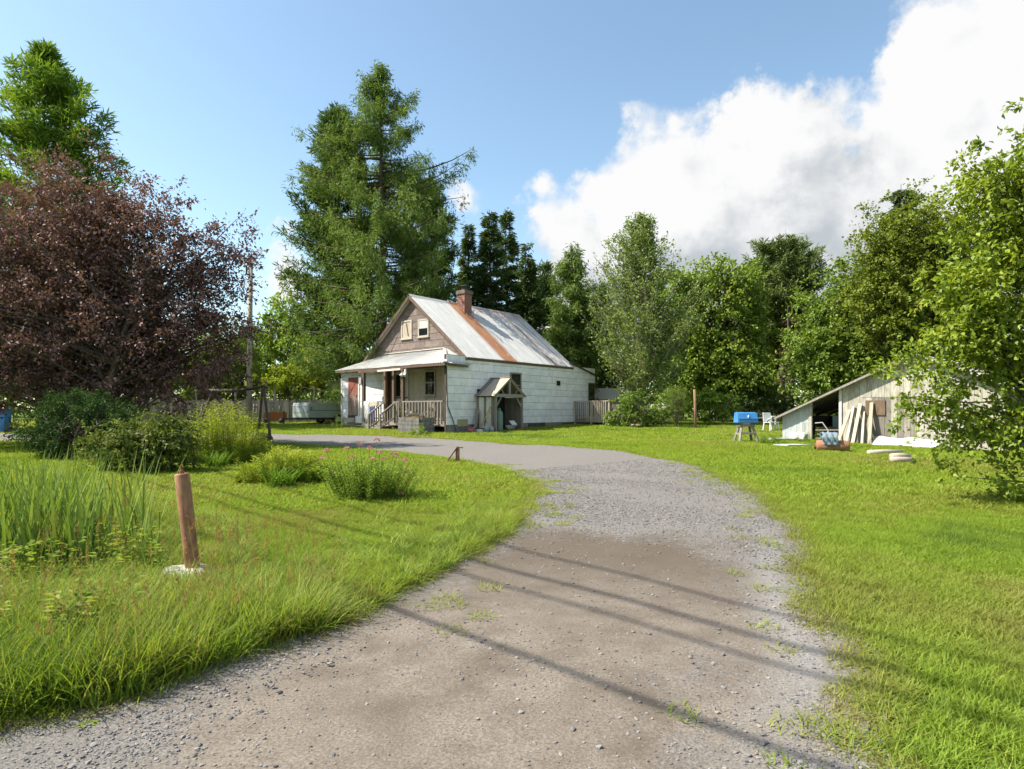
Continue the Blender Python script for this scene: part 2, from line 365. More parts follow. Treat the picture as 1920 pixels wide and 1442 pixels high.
M['stone'] = pm('foundation_stone', (.13, .125, .12), (.25, .24, .23), 9, .95, .012, 30, vary=.1)
M['concrete'] = pm('rough_concrete', (.34, .32, .28), (.5, .47, .42), 11, .95, .01, 60)
M['dark'] = pm('painted_shade_black', (.012, .011, .01), (.03, .027, .024), 5, .95, 0, vary=0)  # near-black tone standing in for shade under porch and in shelter
M['white_trim'] = pm('worn_white_trim', (.55, .53, .48), (.72, .70, .65), 8, .7, .002, 50)
M['cream_trim'] = pm('cream_trim', (.38, .35, .29), (.5, .47, .40), 8, .75, .002, 50)
M['rust'] = pm('rust', (.12, .05, .025), (.26, .12, .06), 14, .85, .004, 90)
M['black_metal'] = pm('black_metal', (.02, .02, .02), (.045, .045, .045), 9, .5, .001, 60)
M['wire'] = pm('black_cable', (.015, .015, .015), (.03, .03, .03), 9, .7, 0)
def m_glass():
    t = NT('window_glass'); t.b.inputs['Base Color'].default_value = (.012, .016, .016, 1); t.b.inputs['Roughness'].default_value = .06; t.b.inputs['Specular IOR Level'].default_value = .7; return t.m
M['glass'] = m_glass()
HO = Vector((-2.911, 27.0, .5)); HA = math.atan2(-.641, .767)     # house frame: x along the front to the right, y along the side to the rear
HU = Vector((math.sin(-HA), math.cos(HA), 0)); HX = Vector((math.cos(HA), math.sin(HA), 0))
def m_roof(house_local=True):
    t = NT('galvanised_roof'); p = t.pos()
    def ax(v, o):
        d = t.new('VectorMath', operation='DOT_PRODUCT'); t.l.new(p, d.inputs[0]); d.inputs[1].default_value = v; return t.math('SUBTRACT', d.outputs['Value'], o)
    tt = ax(HU, HU.dot(HO)); ss = ax(HX, HX.dot(HO))
    cb = t.new('CombineXYZ'); t.l.new(t.math('MULTIPLY', tt, 9.0), cb.inputs[0]); t.l.new(t.math('MULTIPLY', ss, .8), cb.inputs[1])
    streak = t.noise(cb.outputs[0], 1.0, 5, .65)
    base = t.mix(t.ramp(streak, .35, .7), (.40, .40, .395), (.55, .55, .54)); base = t.mix(t.ramp(t.noise(p, 1.5, 5), .5, .75, 0, .5), base, (.33, .325, .31))
    def band(c, w, soft): return t.ramp(t.math('ABSOLUTE', t.math('SUBTRACT', t.math('ADD', tt, t.math('MULTIPLY_ADD', streak, .5, -.25)), c)), w, w+soft, 1, 0)
    rm = band(4.35, .38, .3); rm = t.math('MAXIMUM', rm, t.math('MULTIPLY', band(8.15, .06, .10), .75)); rm = t.math('MAXIMUM', rm, t.math('MULTIPLY', band(9.2, .03, .08), .7)); rm = t.math('MAXIMUM', rm, t.math('MULTIPLY', band(7.2, .02, .07), .45))
    rm = t.math('MULTIPLY', rm, t.ramp(t.noise(p, 2.3, 5), .2, .45, .55, 1)); rm = t.math('MULTIPLY', rm, t.ramp(tt, 1.5, 1.9))
    ridge = t.math('MULTIPLY', t.ramp(ss, -3.1, -3.7), t.ramp(t.noise(cb.outputs[0], 1.7, 4), .42, .6)); rm = t.math('MAXIMUM', rm, t.math('MULTIPLY', ridge, t.ramp(tt, 3.4, 4.2, 0, .75)))
    front = t.math('MULTIPLY', t.ramp(tt, 1.6, 1.4), .0)
    rust = t.mix(t.ramp(streak, .3, .7), (.36, .15, .055), (.20, .09, .045)); c = t.mix(rm, base, rust)
    # thin rusty runs on the porch roof (sheets run the other way there)
    cb2 = t.new('CombineXYZ'); t.l.new(t.math('MULTIPLY', ss, 7.0), cb2.inputs[0]); t.l.new(tt, cb2.inputs[1])
    pr = t.math('MULTIPLY', t.ramp(t.noise(cb2.outputs[0], 1.0, 4), .58, .72), t.ramp(tt, 1.55, 1.45, 0, .55)); c = t.mix(pr, c, (.27, .16, .12))
    t.col(c); t.rough(.5); t.b.inputs['Metallic'].default_value = .15; t.bump(t.noise(p, 5, 3), .01, .4); return t.m
M['roof'] = m_roof()
def m_brick():
    t = NT('red_brick'); v = t.mapped(t.tc(), (1, 1, 1)); b = t.new('TexBrick'); 
    cb = t.new('CombineXYZ'); sp = t.new('SeparateXYZ'); t.l.new(t.tc(), sp.inputs[0]); t.l.new(t.math('ADD', sp.outputs[0], sp.outputs[1]), cb.inputs[0]); t.l.new(sp.outputs[2], cb.inputs[1])
    t.l.new(cb.outputs[0], b.inputs['Vector']); b.inputs['Scale'].default_value = 1; b.inputs['Brick Width'].default_value = .21; b.inputs['Row Height'].default_value = .07; b.inputs['Mortar Size'].default_value = .008
    b.inputs['Color1'].default_value = (.30, .11, .075, 1); b.inputs['Color2'].default_value = (.22, .085, .06, 1); b.inputs['Mortar'].default_value = (.33, .26, .22, 1)
    t.col(t.mix(t.ramp(t.noise(v, 6, 4), .5, .8, 0, .5), b.outputs[0], (.17, .09, .07))); t.rough(.9); t.bump(b.outputs['Fac'], -.006); return t.m
M['brick'] = m_brick()

def clip_poly(poly, a, b, c):
    """keep the part of a 2-D polygon where a*x+b*y<=c"""
    out = []; n = len(poly)
    for i in range(n):
        p, q = poly[i], poly[(i+1) % n]; dp = a*p[0]+b*p[1]-c; dq = a*q[0]+b*q[1]-c
        if dp <= 0: out.append(p)
        if (dp < 0 < dq) or (dq < 0 < dp):
            t = dp/(dp-dq); out.append((p[0]+t*(q[0]-p[0]), p[1]+t*(q[1]-p[1])))
    return out
PCACHE = {}
def siding(parent, org, ax, nrm, s0, s1, z0, z1, rh, pw, mat, clips=(), gap=.015, name='siding_panel', miss=(), th=.016):
    """lapped panels, each its own object, on a wall through org along ax with outward normal nrm"""
    ax = Vector(ax); nrm = Vector(nrm); k = 0; z = z0
    while z < z1 - .04:
        h = min(rh, z1 - z); s = s0 - random.random()*pw
        while s < s1 - .02:
            w = pw*random.uniform(.92, 1.08) if random.random() < .8 else pw*random.uniform(.4, .7)
            a, b = max(s, s0), min(s+w, s1); s += w
            if b-a < .05: continue
            vg = gap*.28; poly = [(a+vg/2, z+gap/2), (b-vg/2, z+gap/2), (b-vg/2, z+h-gap/4), (a+vg/2, z+h-gap/4)]
            for cl in clips:
                if len(poly) >= 3: poly = clip_poly(poly, *cl)
            k += 1
            if len(poly) < 3 or k in miss: continue
            cx = sum(p[0] for p in poly)/len(poly); cz = sum(p[1] for p in poly)/len(poly)
            if (max(p[0] for p in poly)-min(p[0] for p in poly)) < .04: continue
            loc = org + ax*cx + Vector((0, 0, cz))
            key = (name, mat.name, tuple(round(v, 2) for v in ax), tuple((round(p[0]-cx, 2), round(p[1]-cz, 2)) for p in poly))
            if key not in PCACHE:
                m = MB(); lo = min(p[1] for p in poly)
                def pt(p, d): return ax*(p[0]-cx) + Vector((0, 0, p[1]-cz)) + nrm*d
                n = len(poly); fr = [pt(p, th + .012*(1-(p[1]-lo)/max(h, .05))) for p in poly]; bk = [pt(p, .0) for p in poly]
                m.add(bk + fr, [list(range(n, 2*n)), list(range(n))[::-1]] + [[i, (i+1) % n, n+(i+1) % n, n+i] for i in range(n)])
                PCACHE[key] = m.mesh(name); PCACHE[key].materials.append(mat)
            o = link(name, PCACHE[key], mat, parent); o.location = loc + nrm*.003
            tw = R(random.gauss(0, .25)); o.rotation_euler = (Matrix.Rotation(tw, 4, nrm)).to_euler()
        z += rh
def window(parent, org, ax, nrm, s0, s1, z0, z1, mat=None, fw=.07, proud=.06, rails=(.5,), name='window', pane=None, sill=True):
    ax = Vector(ax); nrm = Vector(nrm); Z = Vector((0, 0, 1)); mat = mat or M['cream_trim']
    def p(s, z, d): return org + ax*s + Z*z + nrm*d
    def slab(m, a, b, c, d, d0, d1): m.prism([p(a, c, d0), p(b, c, d0), p(b, d, d0), p(a, d, d0)], nrm*(d1-d0))
    m = MB(); slab(m, s0+.02, s1-.02, z0+.02, z1-.02, .032, .036); w = m.build(name, pane or M['glass'], parent)
    f = MB()
    for a, b, c, d in ((s0, s0+fw, z0, z1), (s1-fw, s1, z0, z1), (s0+fw, s1-fw, z1-fw, z1), (s0+fw, s1-fw, z0, z0+fw)): slab(f, a, b, c, d, .034, proud)
    f.build('frame', mat, w)
    for r in rails:
        q = MB(); zz = z0+(z1-z0)*r; slab(q, s0+fw, s1-fw, zz-.025, zz+.025, .037, proud-.01); q.build('meeting_rail', mat, w)
    if sill:
        q = MB(); slab(q, s0-.04, s1+.04, z0-.045, z0-.002, .03, proud+.04); q.build('sill', mat, w)
    return w
def sheet_profile(w, n, amp):
    pts = []
    per = w/n
    for i in range(n):
        for fx, fz in ((0, 0), (.55, 0), (.68, 1), (.87, 1)): pts.append(((i+fx)*per, fz*amp))
    pts.append((w, 0)); return pts
def roof_sheets(parent, a0, a1, b0, b1, n, mat, name='roof_sheet', ribs=5, amp=.022, lift=.0):
    """ribbed sheets between the eave line a0-a1 and the ridge line b0-b1"""
    a0, a1, b0, b1 = map(Vector, (a0, a1, b0, b1)); nr = (a1-a0).cross(b0-a0).normalized()
    if nr.z < 0: nr = -nr
    for i in range(n):
        t0, t1 = i/n, (i+1)/n; pr = sheet_profile(1, ribs, amp); m = MB(); k = len(pr); vs = []
        ex = random.uniform(-.03, .03)
        for top in (0, 1):
            for (x, h) in pr:
                t = t0 + (t1-t0)*(x*1.004)
                e = a0.lerp(a1, t); r = b0.lerp(b1, t); e = e + (e-r).normalized()*ex
                q = r if top else e; vs.append(q + nr*(h + lift + .002*(i % 2)))
        fs = [[j, j+1, k+j+1, k+j] for j in range(k-1)]
        m.add(vs, fs); m.build(name, mat, parent)

# ------------------------------------------------------------------ the house
X_, Y_, Z_ = Vector((1, 0, 0)), Vector((0, 1, 0)), Vector((0, 0, 1))
def house():
    h = empty('house', HO, HA, 'old white panelled one-storey house with brown gable, rusty metal roof and front porch', 'house')
    EZ, AP, LE, RE = 3.52, 6.73, 9.77, 12.18; WD = 7.8; PB = 1.49
    # core walls (right wall, gable fronts, unseen left and rear)
    m = MB(); m.bb((-.12, 0.02, -.4), (0, RE, EZ-.02)); right = m.build('wall', M['dark_wood'], h)  # dark backing colour stands in for lap shadow in the panel gaps
    m = MB(); m.prism([(-WD, PB, -.4), (0-.125, PB, -.4), (-.125, PB, EZ-.05), (-WD/2, PB, AP-.1), (-WD, PB, EZ-.05)], (0, .12, 0)); front = m.build('wall', M['cream_trim'], h)
    m = MB(); m.prism([(-WD, LE-.2, -.4), (-.125, LE-.2, -.4), (-.125, LE-.2, EZ-.05), (-WD/2, LE-.2, AP-.1), (-WD, LE-.2, EZ-.05)], (0, .12, 0)); m.build('wall', M['white_trim'], h)
    m = MB(); m.bb((-WD, PB+.125, -.4), (-WD+.12, LE-.205, EZ-.05)); m.build('wall', M['white_trim'], h)
    m = MB(); m.prism([(-.13, LE, EZ), (-.002, LE, EZ), (-.002, LE, 3.62), (-.002, RE, 3.02), (-.13, RE, 3.02)][1:4] + [(-.002, RE, EZ-.5)], (-.1, 0, 0))
    m.build('wall', M['white_trim'], h)
    m = MB(); m.bb((-6, RE-.1, -.4), (-.125, RE-.02, 3.0)); m.build('wall', M['white_trim'], h)
    siding(right, Vector((0, 0, 0)), Y_, X_, 0.03, RE-.01, .36, 3.62, .352, 1.05, M['white_panel'], clips=[(0, 1, EZ-.04), ] , miss=())
    siding(right, Vector((0, 0, 0)), Y_, X_, LE+.05, RE-.01, .36+.352*9, 3.7, .352, .80, M['white_panel'], clips=[(.6/2.41, 1, 3.56+.6/2.41*LE)])
    m = MB(); m.bb((-.1, .05, -.5), (.025, RE-.05, .35)); m.build('foundation', M['stone'], h)
    for k in range(4):
        a = 4.3+k*1.45; m = MB(); m.box((.07, a+.7, .26+.02*math.sin(k*2)), (.06, 1.4, .17), Matrix.Rotation(R((-2, 1.5, -1, 2)[k]), 3, 'X')); m.build('skirt_board', M['dark_wood'] if k % 2 else M['grey_wood'], h)
    # brown shingled gable
    siding(front, Vector((0, PB, 0)), -X_, -Y_, 0.02, WD-.02, 3.42, AP, .33, .62, M['brown_shingle'], clips=[((AP-EZ)/(WD/2), 1, AP-.14+(AP-EZ)), (-(AP-EZ)/(WD/2), 1, EZ-.14)], name='shingle', gap=.02, miss=())
    b = window(h, Vector((0, PB, 0)), -X_, -Y_, 3.94, 4.74, 4.62, 5.54, pane=M['tan_wood'], rails=()); 
    m = MB()
    m.beam((-4.2, PB-.05, 4.75), (-4.35, PB-.05, 5.4), .05, .02); m.build('loose_strip', M['grey_wood'], b)
    window(h, Vector((0, PB, 0)), -X_, -Y_, 2.70, 3.47, 4.62, 5.50)
    m = MB(); m.bb((-3.38, PB-.045, 5.08), (-2.79, PB-.0375, 5.42)); m.build('blind', M['white_trim'], h)
    # front lean-to wall, white
    WY = 1.0
    m = MB(); m.bb((-9.2, WY, -.4), (-5.26, WY+.12, 3.28)); lw = m.build('wall', M['dark_wood'], h)  # dark backing again paints the shadow lines between panels
    m = MB(); m.bb((-9.2, WY+.125, -.4), (-9.08, 4.0, 3.1)); m.build('wall', M['white_trim'], h)
    m = MB(); m.bb((-9.2, 3.9, -.4), (-7.7, 4.0, 3.0)); m.build('wall', M['white_trim'], h)
    siding(lw, Vector((0, WY, 0)), -X_, -Y_, 5.27, 9.2, .42, 3.26, .352, .86, M['white_panel'], miss=(4,))
    for k, (a, bq) in enumerate(((.3, .42), (.1, .26), (-.1, .08))):
        m = MB(); m.bb((-9.22, WY-.035-.003*k, a), (-6.2, WY-.003, bq-.012)); m.build('skirt_board', M['white_trim'], h)
    m = MB()
    m.bb((-9.24, WY-.045, -.3), (-9.14, WY-.002, 3.25)); m.build('corner_board', M['white_trim'], h)
    # red plank door
    dr = MB(); dr.bb((-8.56, WY-.05, .74), (-7.69, WY-.032, 2.78)); d = dr.build('door', M['dark_wood'], h)
    t = NT('peeling_red_paint'); sp = t.new('SeparateXYZ'); t.l.new(t.pos(), sp.inputs[0]); v = t.mapped(t.pos(), (14, 14, 1.2)); n = t.noise(v, 1, 5)
    k_ = t.ramp(t.math('ADD', t.math('MULTIPLY_ADD', n, 1.6, -.8), t.math('SUBTRACT', sp.outputs[2], 2.35)), -.3, .35); t.col(t.mix(k_, t.mix(t.ramp(n, .4, .6), (.16, .11, .08), (.34, .26, .21)), (.27, .085, .062))); t.rough(.85)
    for i in range(6):
        a = -8.55+i*.143; m = MB(); m.bb((a+.006, WY-.066, .75), (a+.137, WY-.051, 2.77)); m.build('plank', t.m, d)
    m = MB(); m.bb((-7.80, WY-.085, 1.7), (-7.75, WY-.067, 1.85)); m.build('handle', M['black_metal'], d)
    m = MB(); m.bb((-7.68, WY-.06, .72), (-7.58, WY-.035, 2.85)); m.build('door_frame', M['white_trim'], h)
    m = MB(); m.bb((-8.68, WY-.28, .40), (-7.75, WY-.05, .62)); m.build('door_sill', M['tan_wood'], h)
    m = MB(); m.bb((-7.72, WY-.2, .36), (-6.95, WY-.06, .70)); m.build('step_box', M['white_panel'], h)
    # porch: back wall furniture
    pw = Vector((0, PB-.01, 0))
    window(h, pw, -X_, -Y_, 2.22, 2.98, 1.72, 2.95, rails=(.52,))
    m = MB(); m.bb((-5.22, PB-.07, .5), (-4.22, PB-.012, 2.95)); dd = m.build('door', M['white_trim'], h)
    m = MB(); m.bb((-5.12, PB-.09, 1.72), (-4.32, PB-.071, 2.82)); m.build('glass', M['glass'], dd)
    for a in (-5.14, -4.74, -4.34):
        m = MB(); m.bb((a, PB-.11, 1.69), (a+.04, PB-.088, 2.85)); m.build('frame', M['white_trim'], dd)
    m = MB(); m.bb((-5.2, PB-.14, 1.62), (-4.24, PB-.072, 1.69)); m.build('sill', M['dark_wood'], dd)
    for a in (-3.72, -3.34, -1.75, -1.35, -.95, -.55):
        m = MB(); m.bb((a, PB-.035, .5), (a+.36, PB-.004, 3.05)); m.build('wall_board', M['cream_trim'], h)
    m = MB(); m.bb((-5.42, WY-.10, .5), (-5.26, WY+.45, 3.2)); m.build('jamb', M['brown_wood'], h)
    # deck
    PY0 = .02; PF = .5
    nb = 9
    for i in range(nb):
        a = PY0 + i*(PB-.06-PY0)/nb; m = MB(); m.bb((-6.1, a, PF-.045), (-.13, a+(PB-.06-PY0)/nb-.012, PF)); m.build('deck_board', M['grey_wood'], h)
    m = MB(); m.bb((-6.1, PY0+.002, PF-.2), (-.13, PY0+.045, PF-.048)); m.build('deck_beam', M['grey_wood'], h)
    m = MB(); m.bb((-6.1, PY0+.5, -.3), (-.13, PB-.1, PF-.25)); m.build('underside_shade_box', M['dark'], h)  # black box painting the shade below the deck
    for x in (-6.08, -4.36, -3.72, -3.05, -.09):
        r = M['brown_wood']
        m = MB(); m.bb((x-.07, PY0+.05, -.35), (x+.07, PY0+.19, 3.02)); m.build('porch_post', r, h)
    m = MB(); m.beam((-6.5, PY0+.12, 2.99), (.02, PY0+.12, 3.03), .12, .17); m.build('porch_beam', M['brown_wood'], h)
    m = MB(); m.beam((-4.6, PY0-.16, 2.93), (-2.9, PY0-.16, 2.95), .07, .09); m.build('gutter', M['white_trim'], h)
    m = MB(); m.tube([(.045, .0, 2.95), (.05, .02, 1.9), (.06, .05, 1.2), (.10, .35, .55), (.12, .5, .1)], .022, 6); m.build('downpipe', M['black_metal'], h)
    # railings: rails with their balusters
    def railing(x0, x1, y, n, z0=PF, hgt=.95, mt=M['grey_wood']):
        m = MB(); m.bb((x0, y-.045, z0+hgt-.05), (x1, y+.045, z0+hgt)); m.bb((x0, y-.02, z0+.09), (x1, y+.02, z0+.16)); r = m.build('railing', mt, h)
        for i in range(n):
            a = x0 + (x1-x0)*(i+.5)/n; bm = MB(); bm.bb((a-.028, y-.062, z0-.05), (a+.028, y-.022, z0+hgt-.055)); bm.build('baluster', mt, r)
    railing(-6.0, -4.45, PY0+.02, 9); railing(-3.62, -3.15, PY0+.02, 4); railing(-2.96, -.2, PY0+.02, 13)
    # diagonal lattice skirts
    def lattice(x0, x1):
        m = MB(); m.bb((x0, PY0-.012, -.32), (x1, PY0-.004, -.26)); m.bb((x0, PY0-.012, .27), (x1, PY0-.004, .31)); r = m.build('lattice', M['cream_trim'], h)
        n = int((x1-x0+.6)/.115)
        for i in range(n):
            a = x0-.6+i*.115; pl = [(a, .3), (a+.05, .3), (a+.65, -.3), (a+.60, -.3)]
            pl = clip_poly(clip_poly(pl, 1, 0, x1), -1, 0, -x0)
            if len(pl) < 3: continue
            q = MB(); q.prism([(p[0], PY0-.016, p[1]) for p in pl], (0, -.014, 0)); q.build('lattice_slat', M['cream_trim'], r)
    lattice(-6.1, -4.4); lattice(-3.1, -2.5)
    # steps with hand rails
    for i, (zz, yy) in enumerate(((.31, -.18), (.12, -.46), (-.06, -.74))):
        m = MB(); m.bb((-4.42, yy-.15, zz-.045), (-3.55, yy+.15, zz)); m.build('step', M['grey_wood'], h)
        m = MB(); m.bb((-4.38, yy+.09, zz-.32), (-3.6, yy+.11, zz-.05)); m.build('riser', M['brown_wood'], h)
    for x in (-4.42, -3.53):
        m = MB(); m.beam((x, PY0+.08, 1.42), (x, -.82, .82), .07, .05); m.beam((x, PY0+.08, .72), (x, -.82, .18), .05, .05); m.bb((x-.04, -.86, -.35), (x+.04, -.78, .84)); r = m.build('hand_rail', M['grey_wood'], h)
        for k in range(5):
            yy = -.1-k*.145; zz = 1.38+yy*.66; q = MB(); q.bb((x-.018, yy-.02, zz-.68), (x+.018, yy+.02, zz)); q.build('baluster', M['grey_wood'], r)
    # roofs
    ov = .28
    dz = (AP-EZ)/(WD/2)
    roof_sheets(h, (.1, PB-ov, EZ-.08), (.1, LE+.12, EZ-.08), (-WD/2, PB-ov, AP+.03), (-WD/2, LE+.12, AP+.03), 11, M['roof'])
    roof_sheets(h, (-WD-.1, PB-ov, EZ-.08), (-WD-.1, LE+.12, EZ-.08), (-WD/2, PB-ov, AP+.03), (-WD/2, LE+.12, AP+.03), 11, M['roof'])
    m = MB(); m.prism([(-WD/2-.14, PB-ov-.01, AP-.06), (-WD/2, PB-ov-.01, AP+.068), (-WD/2+.14, PB-ov-.01, AP-.06), (-WD/2, PB-ov-.01, AP+.06)], (0, LE+.14-PB+ov, 0)); m.build('ridge_cap', M['roof'], h)
    m = MB()
    for s in (-1, 1):
        m = MB(); m.beam((-WD/2+s*(WD/2+.08), PB-ov+.02, EZ-.17), (-WD/2, PB-ov+.02, AP-.07), .035, .15); m.build('bargeboard', M['brown_wood'], h)
        m = MB(); m.beam((-WD/2+s*(WD/2+.06), PB-ov+.16, EZ-.13), (-WD/2+s*.03, PB-ov+.16, AP-.07), .24, .03); m.build('soffit', M['cream_trim'], h)
    m = MB(); m.bb((.03, PB-ov, EZ-.2), (.075, LE+.1, EZ-.10)); m.build('fascia', M['brown_wood'], h)
    # porch hip roof
    a_, b_ = (.22, -.26, 3.10), (-9.45, .70, 3.17); hr, hl = (-1.58, PB-.02, 3.93), (-6.0, PB-.02, 3.90)
    roof_sheets(h, a_, b_, hr, hl, 11, M['roof'], 'porch_roof_sheet')
    roof_sheets(h, (.24, -.26, 3.10), (.24, PB-.02, 3.06), hr, (-1.45, PB-.02, 3.94), 2, M['roof'], 'porch_roof_sheet', ribs=4)
    roof_sheets(h, (-9.45, .70, 3.17), (-9.45, 4.1, 3.17), hl, (-7.7, 4.1, 3.9), 3, M['roof'], 'porch_roof_sheet', ribs=4)
    m = MB(); m.beam((.2, -.235, 3.03), (-9.42, .735, 3.11), .035, .10); m.build('fascia', M['brown_wood'], h)
    m = MB(); m.beam((.19, -.2, 3.03), (.19, PB-.3, 3.0), .03, .09); m.build('fascia', M['brown_wood'], h)
    m = MB(); m.beam(Vector(a_)+Vector((0, 0, .03)), Vector(hr)+Vector((0, -.02, .03)), .16, .03); m.build('hip_cap', M['roof'], h)
    m = MB(); m.beam(Vector(hr)+Vector((.05, -.03, .05)), Vector(hl)+Vector((0, -.03, .05)), .1, .03); m.build('flashing', M['white_trim'], h)
    m = MB(); m.prism([(-.1, 0.03, 2.98), (-9.15, WY+.1, 3.03), (-9.15, PB-.02, 3.06), (-.1, PB-.02, 3.06)], (0, 0, .03)); m.build('porch_ceiling', M['cream_trim'], h)
    # rear lean-to roof
    m = MB(); m.prism([(.12, LE-.05, 3.62), (.12, RE+.2, 3.00), (.12, RE+.2, 3.07), (.12, LE-.05, 3.69)], (-6.2, 0, 0)); m.build('rear_roof', M['dark_wood'], h)
    # openings on the right wall
    O = Vector((.012, 0, 0))
    window(h, O, Y_, X_, 4.34, 5.21, 1.75, 2.90, rails=(.45,), mat=M['grey_wood'])
    window(h, O, Y_, X_, 8.2, 8.64, 2.33, 2.66, rails=(), mat=M['white_trim'], fw=.035, name='vent', sill=False)
    window(h, O, Y_, X_, 11.42, 12.08, .62, 2.62, rails=(.55,), mat=M['dark_wood'], name='door', sill=False)
    window(h, O, Y_, X_, .68, 1.32, .30, .62, rails=(), mat=M['cream_trim'], fw=.03, name='basement_window', pane=pm('yellow_curtain', (.30, .28, .12), (.40, .37, .2), 9, .7, 0), sill=False)
    for yy in (7.35, 7.38, 9.55, 9.75): pass
    for yy, zz in ((7.5, 3.22), (7.5, 2.92)):
        m = MB(); m.tube([(.02, yy, zz), (.12, yy, zz-.02), (.13, yy+.02, zz+.08)], .018, 5); m.build('wall_bracket', M['white_trim'], h)
    # chimney
    m = MB(); m.bb((-3.72, 4.42, 5.7), (-3.17, 4.97, 7.32)); ch = m.build('chimney', M['brick'], h)
    m = MB(); m.bb((-3.77, 4.37, 7.2), (-3.12, 5.02, 7.40)); m.build('chimney_crown', pm('sooty_mortar', (.10, .08, .07), (.2, .15, .12), 9, .9, .01), ch)
    m = MB(); m.tube([(-3.445, 4.695, 7.4), (-3.445, 4.695, 7.6)], .16, 12); m.tube([(-3.445, 4.695, 7.6), (-3.445, 4.695, 7.64), (-3.445, 4.695, 7.66), (-3.445, 4.695, 7.72)], [.20, .24, .22, .05], 12); m.build('flue_cap', M['black_metal'], ch)
    m = MB(); m.beam((-3.08, 4.36, 6.02), (-3.08, 5.03, 6.02), .16, .02); m.build('flashing', M['rust'], ch)
    # porch lamp
    m = MB(); m.tube([(-2.72, PY0-.0, 2.95), (-2.72, PY0-.02, 2.75)], [.05, .09], 8); m.tube([(-2.82, PY0-.1, 2.75), (-2.85, PY0-.18, 2.62)], [.05, .09], 8); m.tube([(-2.62, PY0-.1, 2.75), (-2.59, PY0-.18, 2.62)], [.05, .09], 8); m.build('porch_lamp', M['white_trim'], h)
    m = MB(); m.bb((-6.32, PY0-.02, 2.35), (-6.14, PY0+.1, 2.68)); m.build('meter_box', pm('grey_metal_box', (.3, .3, .3), (.38, .38, .37), 5, .5, 0), h)
    return h
HOUSE = house()
HM = Matrix.Translation(HO) @ Matrix.Rotation(HA, 4, 'Z')
def HW(x, y, z): return HM @ Vector((x, y, z))
# ------------------------------------------------------------------ vegetation
M['bark'] = pm('rough_bark', (.07, .055, .042), (.15, .12, .095), 7, .95, .02, 25, (3, 3, .6), vary=.1)
M['bark_pale'] = pm('pale_bark', (.22, .19, .15), (.36, .32, .26), 7, .9, .01, 25, (3, 3, .6), vary=.1)
M['lf_purple'] = leafmat('purple_leaf', (.10, .05, .055), (.25, .15, .148), (0.285, 0.068, 0.053), .22, .13, .33)
M['lf_larch'] = leafmat('larch_needles', (.085, .15, .038), (.185, .265, .066), None, .3, .04)
M['lf_pine'] = leafmat('pine_needles', (.05, .105, .036), (.11, .175, .055), None, .25, .05)
M['lf_pinelight'] = leafmat('light_pine_needles', (.10, .20, .03), (.22, .33, .05), None, .3, .04)
M['lf_spruce'] = leafmat('spruce_needles', (.055, .095, .036), (.12, .175, .055), None, .2, .05)
M['lf_aspen'] = leafmat('grey_green_leaf', (.13, .20, .055), (.26, .335, .115), None, .35, .08)
M['lf_maple'] = leafmat('maple_leaf', (.115, .195, .032), (.27, .36, .06), (0.348, 0.348, 0.043), .35, .07)
M['lf_dark'] = leafmat('dark_broad_leaf', (.10, .185, .03), (.24, .325, .062), None, .32, .07)
M['lf_apple'] = leafmat('apple_leaf', (.12, .20, .018), (.29, .365, .04), (0.377, 0.377, 0.043), .38, .10, .38)
M['lf_yellow'] = leafmat('yellow_green_leaf', (0.174, 0.261, 0.029), (0.348, 0.392, 0.051), None, .4, .05)
M['lf_fresh'] = leafmat('fresh_leaf', (.12, .22, .03), (.25, .35, .06), None, .4, .06)
M['lf_yew'] = leafmat('yew_needles', (0.023, 0.061, 0.017), (0.065, 0.123, 0.032), None, .2, .05)
M['lf_barberry'] = leafmat('mixed_shrub_leaf', (0.072, 0.123, 0.026), (0.174, 0.217, 0.051), (0.377, 0.131, 0.058), .35, .08)

def trunk_tube(m, p0, p1, r0, r1, bend=.15, n=7, segs=6):
    p0 = Vector(p0); p1 = Vector(p1); d = (p1-p0); L = d.length; off = Vector((random.uniform(-1, 1), random.uniform(-1, 1), 0))*bend*L*.3
    pts = [p0.lerp(p1, t) + off*math.sin(t*math.pi) for t in [i/segs for i in range(segs+1)]]
    m.tube(pts, [r0+(r1-r0)*i/segs for i in range(segs+1)], n, False); return pts
def clump_leaves(cent, per, rad, llen, lw, up=.3, tintc=None, squash=.7, droop=.25):
    """leaf positions spread in soft clumps round the centres"""
    n = len(cent); k = per; K = max(3, per//9); tw = unit(rng.normal(size=(n, K, 3)) + np.array((0, 0, .15))); ti = rng.integers(0, K, (n, k))
    c = np.repeat(cent, k, 0); d = np.take_along_axis(tw, ti[:, :, None], 1).reshape(-1, 3); r = rng.uniform(.12, 1.0, n*k)
    rr = np.repeat(np.broadcast_to(rad, (n,)), k)
    off = d*(r*rr)[:, None]; off[:, 2] *= squash; off[:, 2] -= .12*rr*r*r; P = c + off + rng.normal(size=(n*k, 3))*(.10*rr)[:, None]
    D = unit(d*.7 + rng.normal(size=(n*k, 3))*.75 + np.array((0, 0, -droop))); Nn = unit(rng.normal(size=(n*k, 3))*.75 + np.array((0, 0, 1.0)) + d*.2)
    tc = np.repeat(rng.random(n) if tintc is None else tintc, k); tint = np.clip(tc*.55 + rng.random(n*k)*.45, 0, 1)
    ll = llen*rng.uniform(.65, 1.2, n*k); return P, D, Nn, ll, ll*lw, tint
def blob_points(blobs, n, power=.42):
    vol = np.array([b[3]*b[4]*b[5] for b in blobs])**.8; idx = rng.choice(len(blobs), n, p=vol/vol.sum()); d = rdir(n); r = rng.random(n)**power
    B = np.array(blobs)[idx]; return B[:, :3] + d*r[:, None]*B[:, 3:]
